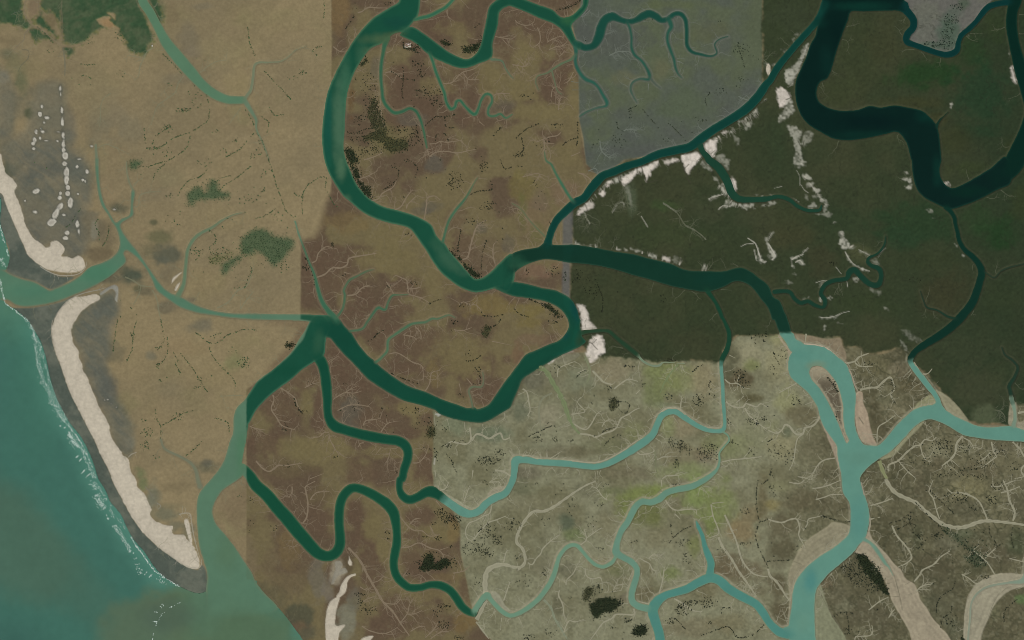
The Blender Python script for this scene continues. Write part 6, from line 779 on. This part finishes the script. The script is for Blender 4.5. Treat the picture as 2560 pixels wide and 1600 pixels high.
for n_, (P, ww, q, br_) in enumerate(CP):
    reg = region_at(*P[len(P)//2]); col = lin(q[2]) if len(q) > 2 else lin(MUDC[reg])
    V, CC, F = ribbon(P, ww, col, reg, n_, 1.0)
    for bp, bw in br_:
        if sample(wsd, bp[:,0], bp[:,1]).max() > -1 or region_at(*bp[-1]) != reg: continue
        v2, c2, f2 = ribbon(bp, bw, col, reg, n_, .75); F = np.vstack([F, f2 + len(V)]); V = np.vstack([V, v2]); CC = np.vstack([CC, c2])
    wide = q[1] >= 16
    o = mesh_obj('tidal_creek', V, F, CC, M_MUD, True)
    props(o, ('broad pale muddy creek bed winding over the ' if wide else 'hair thin creek threading the ') + RNAME[reg], 'structure', None, ('muddy creek beds on the ' if wide else 'thin creeks on the ') + RNAME[reg])

# fine runnels feeding the rivers: nobody could count them
gyy, gxx = np.gradient(wsd)
for reg, n, lmax in (('C', 760, 50), ('S', 900, 44), ('N', 160, 36), ('W', 180, 44), ('E', 160, 46)):
    cand = np.argwhere((wsd > -4) & (wsd < -2.2) & (RM[reg] > .8) & (ssd < -20)); V = np.zeros((0, 3)); CC = V.copy(); F = np.zeros((0, 4), int)
    VV, CCC, FF, off = [], [], [], 0
    own = [P for P, ww, q, br_ in CP if region_at(*P[len(P)//2]) == reg and len(P) > 5]
    for k in range(n):
        if k % 2 == 0 and own:
            P = own[rng.integers(0, len(own))]; m = rng.integers(1, len(P)-1); t = P[m+1] - P[m-1]; p0 = P[m]; a0 = math.atan2(t[1], t[0]) + rng.choice((-1, 1))*rng.uniform(.5, 1.4)
        else:
            j, i_ = cand[rng.integers(0, len(cand))]; p0 = np.array((gx[i_], gy[j])); a0 = math.atan2(-gyy[j, i_], -gxx[j, i_]) + rng.normal(0, .5)
        stack = [(p0, a0, rng.uniform(lmax*.35, lmax), rng.uniform(1.2, 2.5), 0)]
        while stack:
            p, a, L, w, lev = stack.pop(); bp, bw = branch(p, a, L, w)
            if sample(wsd, bp[2:,0], bp[2:,1]).max() > -1.2 or region_at(*bp[-1]) != reg: continue
            v2, c2, f2 = ribbon(bp, bw, lin(MUDC[reg]), reg, k, (.7 if reg in 'SC' else .58) if lev == 0 else .52); VV.append(v2); CCC.append(c2); FF.append(f2 + off); off += len(v2)
            if lev < 2:
                for _ in range(rng.integers(1, 4)): m = rng.integers(len(bp)//3, len(bp)); stack.append((bp[m], a + rng.choice((-1, 1))*rng.uniform(.4, 1.1), L*rng.uniform(.3, .6), bw[m]*.85, lev+1))
    props(mesh_obj('fine_runnels', np.vstack(VV), np.vstack(FF), np.vstack(CCC), M_MUD, True), 'fine branching runnels etched into the ' + RNAME[reg], 'stuff')

# ------------------------------------------------------------------ trees
def ico():
    p = (1 + 5**.5)/2
    v = np.array([(-1,p,0),(1,p,0),(-1,-p,0),(1,-p,0),(0,-1,p),(0,1,p),(0,-1,-p),(0,1,-p),(p,0,-1),(p,0,1),(-p,0,-1),(-p,0,1)], float)
    v /= np.linalg.norm(v[0])
    f = np.array([(0,11,5),(0,5,1),(0,1,7),(0,7,10),(0,10,11),(1,5,9),(5,11,4),(11,10,2),(10,7,6),(7,1,8),(3,9,4),(3,4,2),(3,2,6),(3,6,8),(3,8,9),(4,9,5),(2,4,11),(6,2,10),(8,6,7),(9,8,1)])
    return v, f
IV, IF = ico()
TINT = {0: (40,50,31), 1: (62,65,42), 2: (68,88,58), 3: (92,100,60), 4: (52,68,46), 'W': (72,94,60), 'C': (52,55,37), 'N': (62,70,52), 'E': (44,48,32), 'S': (54,59,42), 'P': (48,64,48)}
def bushes(name, xs, ys, rs, tint, label, group=None, spread=.25):
    n = len(xs); z = np.maximum(sampleH(xs, ys), .2); wx, wy = to_w(xs, ys); r = np.asarray(rs)*M_PER
    jit = 1 + (rng.random((n, 12, 3)) - .5)*.7
    S = np.stack([r, r, r*(.62 + .3*rng.random(n))], -1)[:, None, :]
    V = IV[None]*jit*S; V[..., 0] += wx[:, None]; V[..., 1] += wy[:, None]; V[..., 2] += (z + S[:, 0, 2]*.7)[:, None]
    F = (IF[None] + 12*np.arange(n)[:, None, None]).reshape(-1, 3)
    t = np.stack([lin(TINT[q]) for q in tint]) if isinstance(tint, list) else np.tile(lin(TINT[tint]), (n, 1))
    t = t*(1 + (rng.random((n, 1)) - .5)*2*spread)*(1 + (rng.random((n, 3)) - .5)*.12)
    CC = np.repeat(t, 12, 0)
    return props(mesh_obj(name, V.reshape(-1, 3), F, CC, M_LEAF), label, 'stuff', None, group)
dry = lambda x, y, m=-1.0: sample(wsd, x, y) < m
for s_, tint, lab in GROVES:
    P = smooth(pts(s_), True, 5)[:, :2]; W, sd = poly_sd(P, 12)
    dens = {0: .16, 1: .14, 2: .08, 3: .06, 4: .06}[tint]; A = (sd > 0).sum()*ST*ST; n = int(A*dens*1.9) + 8
    lo, hi = P.min(0) - 5, P.max(0) + 5; xs = rng.uniform(lo[0], hi[0], n*4); ys = rng.uniform(lo[1], hi[1], n*4)
    full_sd = np.full((NY, NX), -12, np.float32); full_sd[W.sl] = sd
    e = sample(full_sd, xs, ys) + sample(warp2, xs, ys)*2.5; ok = (rng.random(len(xs)) < 1/(1 + np.exp(-(e + .8)/(2.2 if tint < 2 else 3.5)))) & dry(xs, ys, -.5)
    xs, ys = xs[ok][:n], ys[ok][:n]
    if len(xs) < 3: continue
    bushes('mangrove_grove', xs, ys, rng.uniform(.5, 1.5, len(xs))*(.72 if tint == 2 else 1), tint, lab, None, .4)
for s_ in FRINGE:
    P = smooth(pts(s_), False, 2.2)[:, :2]; n = len(P); k = max(4, int(n*1.25))
    i = rng.integers(0, n, k); reg = region_at(*P[n//2]); sp = {'W': .75, 'C': .75, 'N': .6, 'E': .5, 'S': .75, 'P': .6}[reg]
    xs = P[i, 0] + rng.normal(0, sp, k); ys = P[i, 1] + rng.normal(0, sp, k); ok = dry(xs, ys, .5)
    if ok.sum() < 2: continue
    bushes('mangrove_fringe', xs[ok], ys[ok], rng.uniform(.65, 1.4, ok.sum())*(.92 if reg in 'WN' else 1), reg, 'row of dark mangrove bushes lining a thin creek on the ' + RNAME[reg], 'mangrove rows on the ' + RNAME[reg])
T = []
for sh, L in DOTS.items():
    c0, r0 = int(sh[0])*640, int(sh[1])*400
    for (x, y, rx, ry, n) in L:
        for _ in range(n):
            a, q = rng.uniform(0, 2*math.pi), rng.random()**.65
            px, py = c0 + (x + rx*1.15*q*math.cos(a))*ZF, r0 + (y + ry*1.15*q*math.sin(a))*ZF
            T.append((px, py, .75 + .75*rng.random()**1.5 + (.5 if rng.random() < .06 else 0)))
T = np.array(T); T = T[dry(T[:,0], T[:,1], -.8)]
inside = (T[:,0] > 6) & (T[:,0] < 2554) & (T[:,1] > 6) & (T[:,1] < 1594)
key = np.argsort(-(T[:,2]*inside)); sel = key[:300]; rest = np.setdiff1d(np.arange(len(T)), sel)
regT = [region_at(*t[:2]) for t in T]
for reg in 'WCNESP':
    r = [i for i in rest if regT[i] == reg]
    if len(r) > 2: bushes('scattered_bushes', T[r, 0], T[r, 1], T[r, 2], reg, 'many small mangrove bushes dotted over the ' + RNAME[reg])
# the 300 largest as single trees: lumpy crown with loose leaf clumps over a short trunk
def tree_mesh(seed, tint):
    r = np.random.default_rng(seed); V, F, CC = [], [], []
    base = lin(TINT[tint])
    def lump(c, s, k):
        o = len(V)*1
        j = 1 + (r.random((12, 3)) - .5)*.55
        for v in IV*j*np.array(s) + np.array(c): V.append(v); CC.append(base*k)
        for f in IF: F.append(tuple(int(q) + o for q in f))
    lump((0,0,1.15), (.8,.8,.5), 1.0)
    for _ in range(5):
        a = r.uniform(0, 6.28); lump((.52*math.cos(a), .52*math.sin(a), .9 + .5*r.random()), (.45,.42,.33), .75 + .6*r.random())
    o = len(V)
    for k in range(5):
        a = k*1.2566
        V.append(np.array((.12*math.cos(a), .12*math.sin(a), -.25))); V.append(np.array((.07*math.cos(a), .07*math.sin(a), .9))); CC += [lin((84,74,60))]*2
    for k in range(5):
        a, b_ = o + 2*k, o + 2*((k+1) % 5); F.append((a, b_, b_+1)); F.append((a, b_+1, a+1))
    ob = mesh_obj('mangrove_tree', np.array(V), np.array(F), np.array(CC), M_LEAF); me = ob.data; bpy.data.objects.remove(ob); return me
TM = {}; LONE = {}
for n_, i in enumerate(sel):
    x, y, rr = T[i]; reg = regT[i]; kk = (reg, n_ % 4)
    if kk not in TM: TM[kk] = tree_mesh(hash(kk[1]) + ord(reg), reg)
    o = bpy.data.objects.new('mangrove_tree', TM[kk]); COL.objects.link(o); wx, wy = to_w(x, y)
    s = rr*M_PER; o.location = (wx, wy, float(max(sampleH(x, y), .2))); o.rotation_euler = (0, 0, rng.uniform(0, 6.28)); o.scale = (s, s, s*.95)
    cell = ('upper', 'middle', 'lower')[min(2, int(y/533.4))] + ' ' + ('left', 'centre', 'right')[min(2, int(x/853.4))]
    LONE.setdefault((reg, cell), []).append((x, o))
for (reg, cell), L in LONE.items():
    L.sort(key=lambda q: q[0])
    for k, (x, o) in enumerate(L):
        n = k + 1; o_ = '%d%s' % (n, 'th' if 10 < n % 100 < 14 else {1: 'st', 2: 'nd', 3: 'rd'}.get(n % 10, 'th'))
        props(o, 'lone mangrove tree on the %s, %s from left, %s' % (RNAME[reg], o_, cell), None, 'tree', 'single mangrove trees on the ' + RNAME[reg])

# ------------------------------------------------------------------ surf: low ridges of foam on the water
for s_, w_, n in SURF:
    P = smooth(pts(s_), False, 2.0)[:, :2]; m = len(P); d = np.gradient(P, axis=0); d /= np.maximum(np.hypot(d[:,0], d[:,1]), 1e-6)[:, None]
    V, F, CC = [], [], []
    for _ in range(n*2):
        i = rng.integers(0, m); p = P[i] + np.array((-d[i,1], d[i,0]))*rng.normal(0, w_*ZF*.36) + d[i]*rng.uniform(-1, 1)
        Lg, wd = rng.uniform(.7, 3.0) if w_ < 18 else rng.uniform(.6, 2.2), rng.uniform(.3, .9); a = math.atan2(d[i,1], d[i,0]) + rng.normal(0, .5 if w_ > 18 else .12)
        o = len(V); x, y = to_w(p[0], p[1]); k = 7; g = rng.uniform(.7, 1.1)
        V.append((x, y, .75)); CC.append(lin((222,228,218))*g)
        for q in range(k):
            t = 2*math.pi*q/k; rr = rng.uniform(.7, 1.2); ex, ey = Lg*rr*math.cos(t), wd*rr*math.sin(t)
            V.append((x + (ex*math.cos(a) - ey*math.sin(a))*M_PER, y - (ex*math.sin(a) + ey*math.cos(a))*M_PER, .12)); CC.append(lin((172,194,178))*g)
        for q in range(k): F.append((o, o+1+(q+1) % k, o+1+q))
    props(mesh_obj('surf', np.array(V), np.array(F), np.array(CC), M_FOAM), 'white broken surf strung along the coast', 'stuff', None, 'lines of surf along the coast')

# ------------------------------------------------------------------ the walled compound and its houses
def slab(name, poly, z0, z1, col, parent=None, mat=M_BUILD):
    n = len(poly); V = [(p[0], p[1], z0) for p in poly] + [(p[0], p[1], z1) for p in poly]
    bm = bpy.data.meshes.new(name); bm.from_pydata(V, [], [tuple(range(n))[::-1], tuple(range(n, 2*n))] + [(i, (i+1) % n, n+(i+1) % n, n+i) for i in range(n)])
    ca = bm.color_attributes.new('cover', 'FLOAT_COLOR', 'POINT')
    for e in ca.data: e.color = (*lin(col), 1)
    bm.materials.append(mat); o = bpy.data.objects.new(name, bm); COL.objects.link(o)
    if parent: o.parent = parent
    return o
def gable(name, w, d, z0, z1, col, parent):
    V = [(-w,-d,z0),(w,-d,z0),(w,d,z0),(-w,d,z0),(-w,0,z1),(w,0,z1)]
    me = bpy.data.meshes.new(name); me.from_pydata(V, [], [(0,1,5,4),(3,4,5,2),(0,4,3),(1,2,5),(0,3,2,1)])
    ca = me.color_attributes.new('cover', 'FLOAT_COLOR', 'POINT')
    for e in ca.data: e.color = (*lin(col), 1)
    me.materials.append(M_BUILD); o = bpy.data.objects.new(name, me); COL.objects.link(o); o.parent = parent; return o
def house(px, py, w, d, rot, roof, label, h=3.0):
    e = bpy.data.objects.new('house', None); COL.objects.link(e); x, y = to_w(px, py)
    e.location = (x, y, float(sampleH(px, py)) - .1); e.rotation_euler = (0, 0, rot); props(e, label, None, 'house', 'houses of the riverside compound')
    slab('wall', [(-w/2,-d/2),(w/2,-d/2),(w/2,d/2),(-w/2,d/2)], 0, h, (176,164,148), e)
    gable('roof', w/2+.5, d/2+.5, h+.003, h+1.5, tuple(q*.9 for q in roof), e)
    slab('door', [(-.5,-d/2-.06),(.5,-d/2-.06),(.5,-d/2-.003),(-.5,-d/2-.003)], .05, 2.1, (96,80,64), e)
hz = lambda x, y: (990 + x/15.12, 80 + y/15.12)
yard = [hz(*p) for p in ((345,420),(470,405),(575,430),(570,590),(440,600),(310,600),(320,520))]
o = slab('courtyard', [to_w(*p) for p in yard][::-1], 1.0, 2.1, (130,116,97), None, M_MUD); props(o, 'trodden pale courtyard of the riverside compound', 'structure')
for n_, (x, y, w, d, r, c_, lab) in enumerate(((470,470,11,7,.3,(214,196,186),'large white roofed house in the middle of the riverside compound'),(385,445,7,5,.1,(170,150,132),'grey roofed house at the northwest of the compound'),(350,560,8,5,0,(196,188,168),'pale roofed house at the southwest corner of the compound'),(415,580,7,5,0,(188,184,162),'pale roofed house on the south side of the compound'),(535,545,9,6,0,(196,204,180),'pale green roofed house at the southeast corner of the compound'),(480,550,6,5,.2,(206,196,176),'cream roofed house beside the southeast corner house'),(545,425,6,6,.2,(176,160,142),'tan roofed hut at the northeast of the compound'),(410,505,6,5,.4,(150,122,106),'brown roofed hut on the west of the compound'),(535,490,6,5,.5,(198,176,160),'pink roofed hut on the east of the compound'))):
    house(*hz(x, y), w, d, r, c_, lab)
e_ = (381, 114.5); house(*e_, 7, 9, 0, (206,202,186), 'lone white roofed house at the forest edge by the pale green river')
xs, ys = [], []
for a_, b_, n in (((270,400),(300,600),26),((300,610),(560,610),34),((560,610),(720,640),20),((590,470),(600,540),8),((430,660),(720,690),22),((780,560),(920,640),14),((700,760),(920,790),18)):
    for _ in range(n):
        t = rng.random(); p = hz(a_[0]+(b_[0]-a_[0])*t + rng.normal(0,16), a_[1]+(b_[1]-a_[1])*t + rng.normal(0,16)); xs.append(p[0]); ys.append(p[1])
bushes('compound_hedge', np.array(xs), np.array(ys), rng.uniform(.5, 1.2, len(xs)), 0, 'dark hedge of mangrove round the riverside compound')
